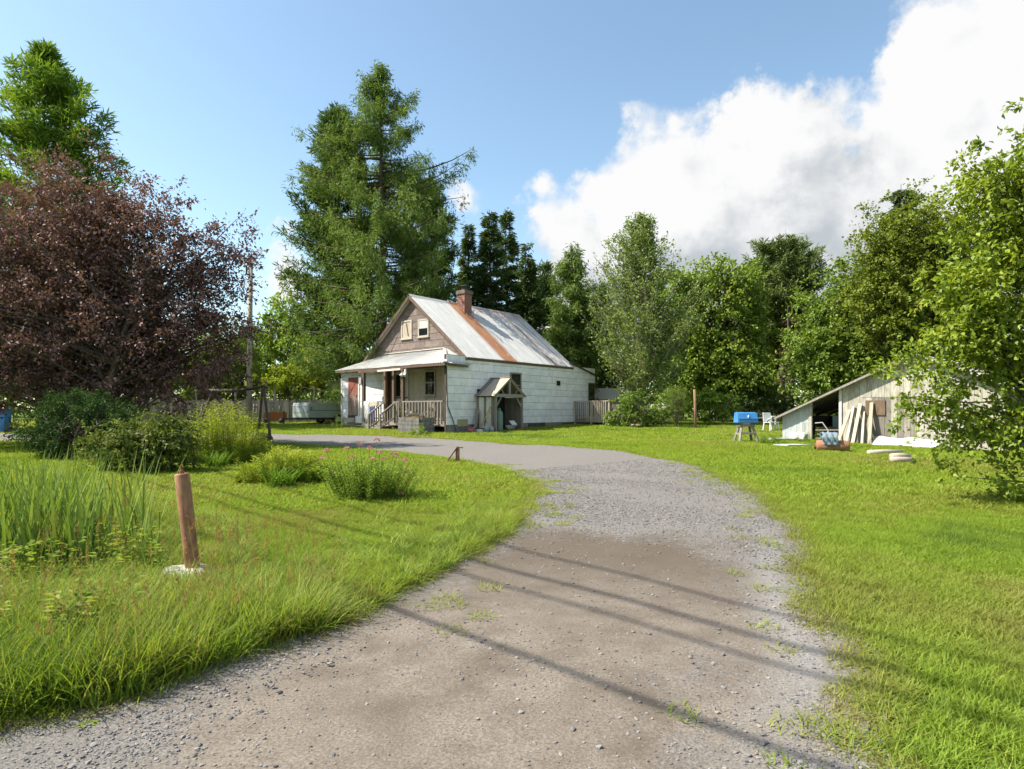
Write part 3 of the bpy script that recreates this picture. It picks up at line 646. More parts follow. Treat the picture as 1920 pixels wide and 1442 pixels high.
def px_blobs(Y, els, depth=.85):
    out = []
    for e in els:
        px, py, rx, ry = e[:4]; dy = e[4] if len(e) > 4 else 0
        c = at(px, py, Y+dy); k = (Y+dy)/F; out.append((c.x, c.y, c.z, rx*k, rx*k*depth, ry*k))
    return out
def broadleaf(name, label, cat, base, Y, els, nclump, per, crad, llen, mat, lw=.55, bark='bark', tr=.18, group=None, stems=1, power=.42, depth=.85, lean=0, trunk_top=None, limbs=.5, droop=.25, minz=None, axis=None):
    bx, by = base; root = empty(name, gv(bx, by), 0, label, cat, group); o = root.location
    bl = px_blobs(Y, els, depth); cent = blob_points(bl, nclump, power)
    cent = cent + rng.normal(size=cent.shape)*crad*.55
    if minz is not None: cent = cent[cent[:, 2] > minz]
    gzv = gz(cent[:, 0], cent[:, 1]) + crad*.5; cent[:, 2] = np.maximum(cent[:, 2], gzv)
    P, D, Nn, ll, w, tint = clump_leaves(cent, per, crad*rng.uniform(.5, 1.5, len(cent)), llen, lw, droop=droop)
    me = leaf_mesh('crown', P - np.array(o), D, Nn, ll, w, tint); link('crown', me, mat, root)
    m = MB(); top = np.array([b[2] for b in bl]).max(); cx = np.mean([b[0] for b in bl]); cyy = np.mean([b[1] for b in bl])
    if axis: cx, cyy = axis
    axes = []
    for s in range(stems):
        p1 = Vector((cx + random.uniform(-.4, .4)*stems, cyy + random.uniform(-.3, .3)*stems, top if trunk_top is None else trunk_top)) - o
        p0 = Vector((random.uniform(-.15, .15)*(stems-1), random.uniform(-.15, .15)*(stems-1), -.25)); axes.append(trunk_tube(m, p0, p1, tr*(1 if stems == 1 else .75), tr*.18, .2, 8, 9))
    for c in cent[rng.random(len(cent)) < limbs]:
        c = Vector(c) - o; ax = random.choice(axes); z = c.z*random.uniform(.35, .8); j = min(range(len(ax)), key=lambda i: abs(ax[i].z - z)); s = ax[j]
        mid = s.lerp(c, .5) + Vector((random.uniform(-.2, .2), random.uniform(-.2, .2), random.uniform(.0, .35)))*min(1, (c-s).length*.4); L = (c-s).length
        r = min(tr*.3, .007+.008*L); m.tube([s, s.lerp(mid, .5)+Vector((0, 0, .03)), mid, mid.lerp(c, .5), c], [r, r*.8, r*.6, r*.4, r*.15], 4, False)
    m.build('trunk', M[bark], root, True)
    return root
def conifer(name, label, base, H, prof, mat, nb=150, twigs=14, k=6, style='spruce', bark='bark', tr=.22, llen=.28, lw=.16, group=None, z0=.05, lean=(0, 0), rise=.1, extra=(), rag=.25):
    """prof: (height fraction, reach to the left, reach to the right) in metres"""
    bx, by = base; root = empty(name, gv(bx, by), 0, label, 'tree', group); pr = np.array(prof)
    hs = z0 + (1-z0)*(1-rng.random(nb)**.8*1.0) if style != 'pine' else z0 + (1-z0)*rng.random(nb)
    hs = np.sort(hs); az = rng.random(nb)*2*np.pi; m = MB()
    tp = [Vector((lean[0]*t*t*H + .1*math.sin(t*5), lean[1]*t*t*H, t*H)) for t in [i/12 for i in range(13)]]; tp[0].z = -.3
    m.tube(tp, [tr*(1-.93*i/12) for i in range(13)], 8, False)
    Ps = []; Ds = []; Ls = []; Ts = []
    br = [(h, a, None) for h, a in zip(hs, az)] + [(e[0], e[1], e[2]) for e in extra]
    for h, a, ln in br:
        ca, sa = math.cos(a), math.sin(a); rl, rr = np.interp(h, pr[:, 0], pr[:, 1]), np.interp(h, pr[:, 0], pr[:, 2])
        L = (rr if ca > 0 else rl)*abs(ca) + (rl+rr)/2*(1-abs(ca)); L = (L*random.uniform(1-2*rag, 1.0+rag*.4) if ln is None else ln)
        if L < .12: L = .12
        s = Vector((lean[0]*h*h*H, lean[1]*h*h*H, h*H)); u = Vector((ca, sa, 0))
        if style == 'spruce': f = lambda t: L*(-.18*t - .10*t*t + .10*t**3*1.6) - .02
        elif style == 'larch': f = lambda t: L*(rise*t + .18*t*t*(1 if ln is None else 2.2) - .10*t)
        else: f = lambda t: L*(rise*t + .30*t*t)
        pts = [s + u*(L*t) + Vector((0, 0, f(t))) for t in (0, .25, .5, .75, 1)]; r0 = max(.012, min(tr*.35, .012*L+.01))
        m.tube(pts, [r0, r0*.8, r0*.6, r0*.4, r0*.15], 4, False)
        n = max(4, int(twigs*(.35+.65*min(1.4, L/2.5)))); t = rng.uniform(.12 if L < 1.5 else .22, 1.0, n); side = rng.uniform(-1, 1, n)
        w = np.array((-sa, ca, 0)); base_p = np.array(s) + np.array(u)*(L*t)[:, None] + np.c_[np.zeros(n), np.zeros(n), [f(x) for x in t]]
        tw = (.16 + .22*L**.6*(1-t))*abs(side)
        dirn = unit(np.array(u)*.75 + w*np.sign(side)[:, None]*.8 + rng.normal(size=(n, 3))*.12)
        P0 = base_p + dirn*tw[:, None]; tb = rng.random()*.45
        if style == 'larch': P0[:, 2] -= rng.random(n)**1.5*.55*min(1.2, .4+L*.2)
        if style == 'pine': P0[:, 2] += rng.random(n)*.15
        pk = np.repeat(P0, k, 0)
        if style == 'larch':
            dk = unit(np.repeat(dirn, k, 0)*.45 + rng.normal(size=(n*k, 3))*.55 + np.array((0, 0, -.55)))
            jit = rng.normal(size=(n*k, 3))*np.array((.11, .11, .17))
        elif style == 'pine':
            dk = unit(np.repeat(dirn, k, 0)*.7 + rng.normal(size=(n*k, 3))*.55 + np.array((0, 0, .35))); jit = rng.normal(size=(n*k, 3))*.11
        else:
            dk = unit(np.repeat(dirn, k, 0)*1.0 + rng.normal(size=(n*k, 3))*.35 + np.array((0, 0, -.15))); jit = rng.normal(size=(n*k, 3))*.09
        Ps.append(pk+jit); Ds.append(dk); Ls.append(llen*rng.uniform(.6, 1.25, n*k)); Ts.append(np.clip(tb + rng.random(n*k)*.4 + .25*np.repeat(t, k)*rng.random(), 0, 1))
    P = np.concatenate(Ps); D = np.concatenate(Ds); ll = np.concatenate(Ls); T = np.concatenate(Ts)
    link('crown', leaf_mesh('crown', P, D, unit(rng.normal(size=P.shape)*.8+np.array((0, 0, .8))), ll, ll*lw, T, .1, .5), mat, root)
    m.build('trunk', M[bark], root, True); return root
def trees():
    k37 = 37/F
    # purple ornamental tree
    broadleaf('purple_leaf_tree', 'wide purple-leaved ornamental tree with leaning trunks on the lawn', 'tree', (-12.9, 19.6), 19.6,
        [(60, 470, 190, 170), (190, 400, 130, 120), (250, 480, 150, 130), (340, 520, 110, 110), (150, 600, 230, 140), (330, 630, 150, 90), (420, 650, 75, 70), (-100, 560, 200, 220), (395, 470, 60, 75), (445, 480, 35, 60), (60, 720, 130, 80), (250, 720, 160, 60), (400, 600, 90, 60)],
        1250, 84, .62, .12, M['lf_purple'], .52, 'bark', .20, stems=4, power=.45, trunk_top=6.5, limbs=.3, depth=.62)
    # conifers
    def P(Y, H, rows): return [((1 - 0) and ((HZ - py)/F*Y + CH - .75)/H, l*Y/F, r*Y/F) for py, l, r in rows]
    def con(name, label, px, Y, pt, rows, mat, **kw):
        H = (HZ - pt)/F*Y + CH - float(gz(0, Y)); rows = sorted(rows, reverse=True); conifer(name, label, ((px-960)/F*Y, Y), H, P(Y, H, rows), mat, **kw)
    con('pine_tree', 'bright green pine rising above the purple-leaved tree', 85, 31, 95, [(95, 4, 4), (140, 45, 35), (200, 75, 75), (260, 90, 120), (330, 130, 125), (450, 150, 140), (700, 160, 150)], M['lf_pinelight'], style='pine', nb=300, twigs=20, k=9, llen=.40, lw=.2, rise=.25)
    con('pine_tree', 'dark blue-green pine leaning out on the left of the tall larch', 632, 41, 205, [(205, 4, 4), (270, 45, 50), (400, 70, 60), (470, 110, 90), (540, 112, 100), (590, 95, 95), (700, 60, 60)], M['lf_pine'], style='pine', nb=300, twigs=20, k=9, llen=.42, lw=.2, z0=.2, rise=.15)
    con('larch_tree', 'tallest feathery larch standing behind the house gable', 716, 37, 120, [(120, 3, 3), (160, 34, 22), (220, 62, 74), (300, 130, 125), (350, 165, 150), (420, 150, 165), (500, 165, 170), (600, 165, 160), (660, 160, 140), (760, 130, 70)], M['lf_larch'], style='larch', nb=300, twigs=38, k=10, llen=.27, lw=.2, tr=.3, rise=.02, rag=.4, extra=[(.70, .12, 5.6), (.66, .05, 4.6), (.78, 3.0, 4.6), (.895, .1, 2.1), (.96, 3.1, 1.2), (.735, 3.3, 5.0), (.64, -.05, 5.2)])
    con('pine_tree', 'dark pine filling in behind the right side of the tall larch', 800, 44, 345, [(345, 4, 4), (390, 40, 45), (450, 65, 55), (560, 80, 70), (700, 70, 60)], M['lf_pine'], style='pine', nb=240, twigs=18, k=9, llen=.44, lw=.2, rise=.1)
    for i, (px, pt, w, Y, lab) in enumerate(((880, 425, 48, 47, 'dark spruce directly behind the brick chimney'), (920, 392, 46, 45, 'dark spruce with twin tip beside the chimney spruce'), (950, 398, 50, 48, 'taller dark spruce right of the chimney'), (988, 460, 48, 44, 'dark pointed spruce above the far end of the roof ridge'))):
        con('spruce_tree', lab, px, Y, pt, [(pt, 2, 2), (pt+60, w*.36, w*.36), (pt+140, w*.72, w*.72), (pt+240, w, w), (770, w*1.1, w*1.1)], M['lf_spruce'], style='spruce', nb=280, twigs=17, k=9, llen=.36, lw=.22, group='spruces behind the house')
    con('larch_tree', 'smaller open larch beyond the rear end of the house', 1074, 41, 460, [(460, 3, 3), (500, 34, 30), (560, 50, 48), (640, 58, 56), (760, 50, 50)], M['lf_larch'], style='larch', nb=320, twigs=18, k=8, llen=.34, lw=.2, rise=.05)
    con('spruce_tree', 'dark spruce tip showing above the maples behind the shed', 1692, 43, 345, [(345, 3, 3), (400, 48, 48), (480, 75, 75), (600, 95, 95), (760, 90, 90)], M['lf_spruce'], style='spruce', nb=260, twigs=18, k=9, llen=.42, lw=.25)
    con('pine_tree', 'rounded grey-green pine with bare brown lower trunk between maples', 1465, 46, 470, [(470, 30, 30), (490, 55, 55), (530, 74, 74), (580, 78, 74), (620, 60, 60), (660, 30, 30), (770, 8, 8)], leafmat('grey_pine', (.09, .14, .05), (.18, .235, .085), None, .25, .05), style='pine', nb=330, twigs=18, k=9, z0=.42, llen=.42, lw=.2, tr=.26, rise=.2)
    con('spruce_tree', 'half-dead brown spruce trunk with bare twigs beneath the grey-green pine', 1480, 43, 570, [(570, 8, 8), (650, 28, 28), (740, 34, 30), (770, 20, 20)], leafmat('dead_twigs', (.11, .075, .04), (.19, .14, .08), None, .1, .03), style='spruce', nb=80, twigs=8, k=5, llen=.28, lw=.12, tr=.3)
    # broadleaf trees behind
    b = lambda px, Y: ((px-960)/F*Y, Y)
    con('aspen_tree', 'tall slender pale grey-green aspen beside the rear deck', 1205, 35, 415, [(415, 6, 6), (450, 28, 24), (500, 58, 46), (560, 78, 70), (640, 105, 98), (720, 115, 110), (780, 85, 85)], M['lf_aspen'], style='pine', bark='bark_pale', nb=420, twigs=17, k=7, llen=.15, lw=.6, tr=.15, rise=.75, rag=.3)
    broadleaf('maple_tree', 'green maple with yellowing leaves behind the leaning wooden post', 'tree', b(1345, 41), 41, [(1295, 545, 42, 50), (1370, 535, 50, 48), (1400, 600, 40, 60), (1300, 640, 55, 70), (1350, 700, 80, 70), (1400, 710, 40, 60), (1330, 590, 30, 30)], 620, 70, .85, .2, M['lf_maple'], .75, tr=.22)
    broadleaf('maple_tree', 'dense dark maple rising behind the low end of the shed roof', 'tree', b(1575, 36), 37, [(1545, 620, 55, 90), (1600, 570, 60, 80), (1580, 690, 85, 70), (1640, 640, 70, 90), (1510, 700, 35, 60)], 680, 72, .8, .19, M['lf_dark'], .7, tr=.25)
    broadleaf('maple_tree', 'tall yellowish maple between the shed and the leafy apple tree', 'tree', b(1720, 33), 33, [(1660, 480, 55, 75), (1720, 440, 70, 70), (1700, 560, 95, 110), (1790, 500, 90, 110), (1770, 640, 95, 70), (1640, 560, 50, 70)], 900, 72, .7, .165, leafmat('warm_maple_leaf', (.10, .155, .022), (.23, .28, .04), (.40, .36, .06), .38, .08), .7, tr=.25)
    con('pine_tree', 'dark pine closing the gap between the roof end and the small larch', 1020, 50, 500, [(500, 4, 4), (560, 38, 38), (640, 55, 55), (760, 60, 60)], M['lf_pine'], style='pine', nb=200, twigs=16, k=9, llen=.42, lw=.2)
    con('pine_tree', 'dark pine between the small larch and the aspen', 1125, 50, 540, [(540, 4, 4), (600, 38, 38), (680, 50, 50), (760, 55, 55)], M['lf_pine'], style='pine', nb=180, twigs=16, k=9, llen=.42, lw=.2)
    broadleaf('maple_tree', 'mid-green maple filling in between the slender aspen and the yellowing maple', 'tree', b(1275, 45), 45, [(1265, 560, 40, 50), (1280, 640, 50, 70), (1290, 720, 60, 50)], 380, 66, .85, .21, M['lf_fresh'], .7, tr=.2)
    broadleaf('maple_tree', 'mid-green maple half hidden behind the bare brown trunk', 'tree', b(1435, 49), 49, [(1425, 580, 45, 60), (1430, 690, 55, 70), (1520, 640, 40, 80)], 420, 66, .9, .22, M['lf_maple'], .7, tr=.2)
    broadleaf('maple_tree', 'pale green round tree beyond the board fence', 'tree', b(545, 47), 47, [(540, 600, 50, 48), (575, 640, 70, 60), (500, 660, 60, 60), (620, 690, 50, 50)], 240, 55, .8, .26, M['lf_fresh'], .7, tr=.2)
    broadleaf('bush', 'yellow-green bush growing over the board fence', 'bush', b(545, 38.6), 38.6, [(520, 725, 45, 30), (560, 715, 45, 35), (600, 700, 35, 45)], 130, 55, .5, .2, M['lf_yellow'], .6, tr=.06, stems=3, limbs=.3)
    broadleaf('bush', 'loose green bush between the larch and the white camper', 'bush', b(625, 41), 41, [(600, 670, 40, 50), (640, 680, 45, 45), (575, 670, 30, 40)], 120, 55, .55, .2, M['lf_fresh'], .5, tr=.06, stems=3, limbs=.3)
    for i, (px, lab) in enumerate(((300, 'dark cedar behind the left stretch of the fence'), (385, 'dark cedar behind the old swing frame'), (450, 'dark cedar right beside the utility pole'))):
        broadleaf('cedar_tree', lab, 'tree', b(px, 39.5), 39.5, [(px, 700, 48, 55), (px+10, 640, 35, 40), (px-15, 740, 40, 30)], 170, 60, .55, .22, M['lf_dark'], .4, tr=.12, group='cedars behind the fence')
    # shrubs right of the house
    broadleaf('bush', 'dark leafy bush crowding the rear deck', 'bush', b(1165, 31.5), 31.5, [(1165, 775, 22, 25), (1185, 765, 22, 32), (1150, 785, 14, 14)], 70, 45, .32, .14, M['lf_dark'], .6, tr=.03, stems=4, limbs=.3)
    broadleaf('bush', 'low dark bush under the slender aspen', 'bush', b(1225, 32), 32, [(1215, 780, 26, 20), (1245, 770, 22, 30)], 70, 45, .32, .13, M['lf_dark'], .5, tr=.03, stems=4, limbs=.3)
    con('feathery_bush', 'feathery bright green bush left of the leaning wooden post', 1268, 31.5, 740, [(740, 10, 10), (760, 22, 22), (785, 26, 26), (800, 22, 22)], M['lf_fresh'], style='pine', nb=110, twigs=8, k=7, llen=.12, lw=.12, tr=.03, rise=1.4)
    broadleaf('bush', 'pale green shrub with drooping leaves right of the leaning post', 'bush', b(1345, 33.5), 33.5, [(1325, 760, 24, 26), (1352, 768, 24, 24), (1335, 745, 20, 20)], 80, 40, .35, .2, M['lf_fresh'], .4, tr=.03, stems=4, limbs=.3)
    broadleaf('bush', 'dark understory thicket behind the blue box', 'bush', b(1410, 40), 40, [(1395, 750, 50, 32), (1440, 765, 40, 22), (1500, 765, 50, 24)], 130, 50, .5, .17, M['lf_spruce'], .6, tr=.05, stems=4, limbs=.3)
    # left shrubs
    broadleaf('yew_bush', 'spreading dark needle-leaved yew under the purple-leaved tree', 'bush', G(110, 860), G(110, 860)[1], [(110, 800, 60, 42), (150, 785, 65, 52), (130, 830, 75, 30), (200, 800, 50, 50), (75, 832, 35, 18)], 420, 60, .30, .11, M['lf_yew'], .22, tr=.05, stems=4, limbs=.3, depth=.7)
    broadleaf('bush', 'low shrub with reddish leaf tips in front of the yew', 'bush', G(265, 885), G(265, 885)[1], [(230, 845, 65, 38), (300, 840, 65, 42), (270, 815, 50, 30), (330, 815, 40, 34)], 320, 50, .24, .075, M['lf_barberry'], .55, tr=.04, stems=4, limbs=.3, depth=.7)
    # apple tree at the right edge
    broadleaf('apple_tree', 'big leafy apple tree with low drooping boughs on the right lawn', 'tree', (8.9, 9.9), 9.6,
        [(1875, 345, 80, 70), (1925, 300, 85, 55), (1900, 440, 105, 110), (1810, 345, 25, 30), (1850, 540, 100, 90), (1880, 650, 125, 90), (1820, 640, 60, 60), (1800, 735, 80, 35), (1715, 765, 55, 26), (1820, 800, 75, 40), (1890, 800, 80, 80), (1895, 905, 35, 40), (2020, 400, 130, 150), (2050, 600, 170, 220), (2100, 800, 140, 120), (1610, 768, 28, 8), (1760, 835, 45, 16), (1670, 715, 25, 20), (1735, 690, 50, 30), (1790, 600, 40, 60)],
        1300, 34, .34, .095, M['lf_apple'], .58, 'bark', .15, stems=1, power=.5, trunk_top=3.6, limbs=.2, depth=.7, axis=(9.0, 10.2))
    # far wood behind everything
    n = 2600; a = rng.uniform(-80, 80, n); yy = rng.uniform(62, 74, n); hh = 6.2 + 1.8*np.sin(a*.13)+1.2*np.sin(a*.41+1) ; cent = np.c_[a, yy, .75+rng.random(n)**.8*hh]
    P_, D, Nn, ll, w, ti = clump_leaves(cent, 26, 1.1, .42, .7); o = link('far_wood', leaf_mesh('far_wood', P_, D, Nn, ll, w, ti), M['lf_dark']); tag(o, 'distant green wood closing the view behind the yard', 'wood', kind='stuff')
trees()
# ------------------------------------------------------------------ things beside the house
M['green_paint'] = pm('pale_green_enamel', (.26, .32, .26), (.32, .38, .31), 3, .5, .001, 30, vary=.03)
M['blue_white'] = pm('bluish_white_panel', (.24, .29, .29), (.31, .35, .35), 4, .45, .001, 30, vary=.03)
M['blue'] = pm('bright_blue_plastic', (.04, .20, .50), (.06, .25, .58), 7, .45, .001, 40, vary=.03)
M['rubber'] = pm('black_rubber', (.015, .015, .015), (.03, .03, .03), 8, .8, .002, 60)
M['orange'] = pm('orange_brown_paint', (.30, .10, .02), (.38, .14, .03), 8, .8, .002, 60)
M['jeans'] = pm('faded_denim', (.11, .16, .20), (.20, .26, .30), 18, .95, .004, 120)
M['tarp'] = pm('white_tarp', (.48, .47, .45), (.64, .63, .60), 7, .6, .006, 20, vary=.03)
M['green_tank'] = pm('green_grey_tank_paint', (.12, .19, .16), (.17, .25, .21), 6, .5, .001, 40, vary=.03)
M['pvc'] = pm('white_plastic', (.62, .62, .60), (.72, .72, .70), 5, .5, 0, vary=.03)
M['sheet_metal'] = pm('grey_sheet_siding', (.34, .37, .38), (.46, .49, .49), 5, .6, .003, 30, (8, 8, .5), vary=.08)
def hood():
    """small open gabled shelter over the side door"""
    T0, T1, Wd, Ez, Az = 1.93, 3.91, 1.22, 1.64, 2.50; tm = (T0+T1)/2
    h = empty('door_shelter', HO, HA, 'weathered gabled wooden shelter built against the white side wall', 'shelter')
    for t in (T0+.05, T1-.05):
        m = MB(); m.bb((Wd-.1, t-.05, -.4), (Wd, t+.05, Ez)); m.build('post', M['grey_wood'], h)
    n = 7
    for i in range(n):
        a = .06+i*(Wd-.18)/n; m = MB(); m.bb((a+.003, T0-.012, -.35), (a+(Wd-.18)/n-.003, T0+.012+.003*(i % 2), Ez-.02)); m.build('side_board', M['white_trim'] if i % 3 else M['grey_wood'], h)
        m = MB(); m.bb((a+.003, T1-.012, -.35), (a+(Wd-.18)/n-.003, T1+.012, Ez-.02)); m.build('side_board', M['grey_wood'], h)
    m = MB(); m.bb((.05, T0+.03, -.3), (.09, T1-.03, 2.0)); m.build('back_shade_sheet', M['dark'], h)  # added black sheet painting the shade at the shelter's back
    m = MB(); m.bb((Wd-.06, T0-.12, Ez-.02), (Wd+.03, T1+.12, Ez+.13)); m.build('front_beam', M['grey_wood'], h)
    m = MB(); m.bb((Wd-.05, tm-.06, Ez+.13), (Wd+.02, tm+.06, Az-.1)); m.build('king_post', M['grey_wood'], h)
    for s in (-1, 1):
        m = MB(); m.beam((Wd-.02, tm+s*.42, Ez+.13), (Wd-.02, tm+s*.62, Ez+.42), .05, .05); m.build('strut', M['grey_wood'], h)
        m = MB(); m.beam((Wd-.02, tm+s*1.08, Ez+.03), (Wd-.02, tm, Az-.06), .06, .10, (1, 0, 0)); m.build('rafter', M['grey_wood'], h)
        m = MB(); m.beam((Wd-.05, tm+s*(T1-T0-.14)/2, 1.15), (Wd-.05, tm+s*.55, Ez-.02), .05, .07); m.build('brace', M['grey_wood'], h)
        for i in range(4):
            a = .03+i*.315; m = MB()
            lo0, lo1 = Vector((a, tm+s*1.16, Ez+.02)), Vector((a+.305, tm+s*1.16, Ez+.02)); hi0, hi1 = Vector((a, tm, Az+.02)), Vector((a+.305, tm, Az+.02))
            m.prism([lo0, lo1, hi1, hi0], (0, 0, .022)); m.build('roof_plank', M['tan_wood'] if i != 0 else M['grey_wood'], h)
    m = MB(); m.bb((.03, tm-.07, Az+.045), (Wd+.06, tm+.07, Az+.065)); m.build('ridge_board', M['tan_wood'], h)
hood()
def at_house(x, y, dz=0):
    w = HW(x, y, 0); w.z = float(gz(w.x, w.y)) + dz; return w
def yard_things():
    # tall green gas cylinder in the shelter
    c = empty('gas_cylinder', at_house(1.0, 2.42), HA, 'tall grey-green gas cylinder standing inside the door shelter', 'cylinder')
    m = MB(); m.tube([(0, 0, 0), (0, 0, .05), (0, 0, .82), (0, 0, .92), (0, 0, .96)], [.17, .18, .18, .13, .06], 16); m.build('body', M['green_tank'], c, True)
    m = MB(); m.tube([(0, 0, .95), (0, 0, 1.06)], .07, 10); m.build('valve_guard', M['green_tank'], c)
    # slatted white crate
    c = empty('crate', at_house(.95, 3.35, .24), HA+.4, 'small white slatted crate tilted inside the door shelter', 'crate'); c.rotation_euler = (0, R(45), HA)
    for i in range(4):
        m = MB(); m.bb((.14, -.2+i*.1, -.16), (.155, -.13+i*.1, .16)); m.build('slat', M['pvc'], c)
    for z in (-.155, .155):
        m = MB(); m.bb((-.12, -.2, z-.012), (.138, .17, z+.012)); m.build('panel', M['pvc'], c)
    # leaning things by the shelter
    o = MB().beam(at_house(.55, 1.55, .0), at_house(.95, 1.86, 1.15)+Vector((0, 0, 0)), .09, .035).build('plank', pm('yellow_painted_wood', (.42, .28, .03), (.55, .38, .05), 8, .7, .002)); tag(o, 'yellow plank leaning on the door shelter', 'plank')
    for i, (a, b, z) in enumerate(((.28, 1.55, 1.05), (.38, 1.42, .95))):
        o = MB().beam(at_house(a, b, 0), at_house(a-.1, b+.34, z), .12, .03).build('board', M['grey_wood']); tag(o, ('taller' if i == 0 else 'shorter')+' grey board leaning on the wall beside the door shelter', 'board')
    c = empty('bucket', at_house(.55, 1.02, .0), HA, 'pink plastic tub by the basement window', 'bucket')
    m = MB(); m.tube([(0, 0, 0), (0, 0, .22)], [.14, .18], 14); m.build('tub', pm('pink_plastic', (.36, .10, .13), (.44, .14, .17), 7, .6, 0), c, True)
    m = MB(); m.tube([(.19*math.cos(a*.5236), .19*math.sin(a*.5236), .22) for a in range(13)], .012, 5); m.build('rim', pm('pink_rim', (.4, .14, .17), (.45, .17, .2), 7, .6, 0), c)
    c = empty('tin_box', at_house(.75, 1.35), HA, 'low white and grey tin box beside the pink tub', 'box')
    m = MB(); m.bb((-.18, -.12, 0), (.18, .12, .16)); m.build('body', M['pvc'], c); m = MB(); m.bb((-.19, -.13, .162), (.19, .13, .19)); m.build('lid', M['black_metal'], c)
    for i, (x, y, hgt) in enumerate(((1.05, 1.5, .42), (1.15, 1.72, .3))):
        m = MB(); m.tube([(0, 0, 0), (0, 0, hgt*.65), (0, 0, hgt*.8), (0, 0, hgt)], [.12, .12, .05, .045], 12); o = m.build('jug', M['blue_white'], None, True); o.location = at_house(x, y); tag(o, ('taller' if i == 0 else 'squat')+' pale plastic jug at the foot of the door shelter', 'jug')
    # stone planter with dry stalks
    c = empty('stone_planter', at_house(-1.1, -.75), HA+.15, 'square rough stone planter with dry litter on top in front of the porch', 'planter')
    m = MB()
    for k in range(4):
        for i in range(3):
            for s, (ux, uy, ox, oy) in enumerate(((1, 0, -.6, -.45), (1, 0, -.6, .45), (0, 1, -.6, -.45), (0, 1, .6, -.45))):
                L = 1.2 if ux else .9; a = (i+.5)*L/3; q = MB(); cx, cy_ = ox+ux*a, oy+uy*a
                q.box((cx, cy_, .08+k*.17), ((L/3-.015) if ux else .14, (L/3-.015) if uy else .14, .158), Matrix.Rotation(random.gauss(0, .03), 3, 'Z')); q.build('stone', M['stone'], c)
    m = MB(); m.bb((-.53, -.38, .1), (.53, .38, .66)); m.build('soil', M['dark_wood'], c)
    n = 260; P = np.c_[rng.uniform(-.55, .55, n), rng.uniform(-.4, .4, n), .66+rng.random(n)*.08]; link('dry_stalks', leaf_mesh('dry_stalks', P, rdir(n)*np.array((1, 1, .35)), rdir(n), rng.uniform(.1, .3, n), .025, rng.random(n)), leafmat('dry_straw', (.16, .12, .07), (.32, .25, .16), None, .2, .02), c)
    m = MB(); m.tube([(-.55, -.1, .72), (-.2, .15, .78), (.1, .0, .74), (.3, .2, .7)], [.09, .11, .07, .04], 7); m.build('dark_cloth', M['rubber'], c, True)
    # blue cloth and other porch clutter
    def cloth(name, lab, a, b, z0, z1, mat, y=-.09):
        V = []; nx, nz = 14, 8
        for j in range(nz+1):
            for i in range(nx+1):
                x = a+(b-a)*i/nx; s = j/nz; V.append(HW(x+.03*math.sin(i*1.9)*s, y-.03-.05*s*abs(math.sin(i*1.1))+.004*i % .01, z1+(z0-z1)*s*(1-.12*math.sin(i*.7))))
        me = np_mesh(name, np.array([tuple(v) for v in V]), np.array([[j*(nx+1)+i, j*(nx+1)+i+1, (j+1)*(nx+1)+i+1, (j+1)*(nx+1)+i] for j in range(nz) for i in range(nx)]), None, True)
        o = link(name, me, mat); o.modifiers.new('thick', 'SOLIDIFY').thickness = .008; tag(o, lab, 'cloth')
    cloth('blue_cloth', 'dark blue cloth hung over the porch railing', -5.35, -4.98, .42, 1.2, pm('navy_cloth', (.025, .045, .14), (.05, .08, .2), 16, .95, .003), y=-.03)
    cloth('white_cloth', 'long white cloth hung over the porch railing left of the blue one', -5.78, -5.42, .5, 1.42, pm('white_cloth', (.55, .57, .58), (.65, .66, .66), 16, .95, .003), y=-.03)
    cloth('beige_cloth', 'beige blanket folded over the top of the porch rail', -5.85, -4.75, 1.2, 1.475, pm('beige_cloth', (.35, .30, .24), (.45, .40, .33), 16, .95, .003), y=.0)
    for i, (x, y, r, hh, mt, lab) in enumerate(((-4.05, .75, .14, .3, 'rust', 'red clay pot on the porch before the door'), (-3.45, .5, .16, .34, 'green_tank', 'grey-green pot on the porch behind the stair rail'), (-2.6, .45, .15, .26, 'black_metal', 'black pot on the porch below the window'), (-3.9, 1.1, .13, .5, 'blue_white', 'pale tall pail on the porch by the door'))):
        c = empty('plant_pot', HW(x, y, .5), HA, lab, 'pot'); m = MB(); m.tube([(0, 0, 0), (0, 0, hh)], [r*.75, r], 12); m.build('pot', M[mt], c, True)
        n = 70; P = np.c_[rng.normal(0, r*.5, n), rng.normal(0, r*.5, n), hh+rng.random(n)*.25]; link('foliage', leaf_mesh('foliage', P, rdir(n)+np.array((0, 0, .8)), rdir(n), .12, .05, rng.random(n)), M['lf_dark'], c)
    c = empty('porch_chair', HW(-1.9, .8, .5), HA+.5, 'light wooden chair on the porch behind the railing', 'chair')
    m = MB(); m.bb((-.22, -.22, .42), (.22, .22, .46)); m.build('seat', M['tan_wood'], c); m = MB(); m.bb((-.22, .2, .62), (.22, .23, .95)); m.build('backrest', M['tan_wood'], c)
    for sx in (-1, 1):
        for sy in (-1, 1):
            m = MB(); m.bb((sx*.2-.02, sy*.2-.02, 0), (sx*.2+.02, sy*.2+.02, .42 if sy < 0 else .95)); m.build('leg', M['tan_wood'], c)
    # rear deck
    d = empty('rear_deck', HW(0, 10.05, 0), HA, 'raised grey timber deck with picket railing at the rear side door', 'deck'); w, L, zf, zr = 2.23, 2.7, .55, 1.55
    for i in range(15):
        m = MB(); m.bb((.06+i*(w-.06)/15, 0, zf-.04), (.06+(i+1)*(w-.06)/15-.012, L, zf)); m.build('deck_board', M['grey_wood'], d)
    m = MB(); m.bb((.08, -.045, zf-.2), (w, -.003, zf-.03)); m.build('rim_joist', M['tan_wood'], d); m = MB(); m.bb((w+.003, -.045, zf-.2), (w+.045, L, zf-.03)); m.build('rim_joist', M['grey_wood'], d)
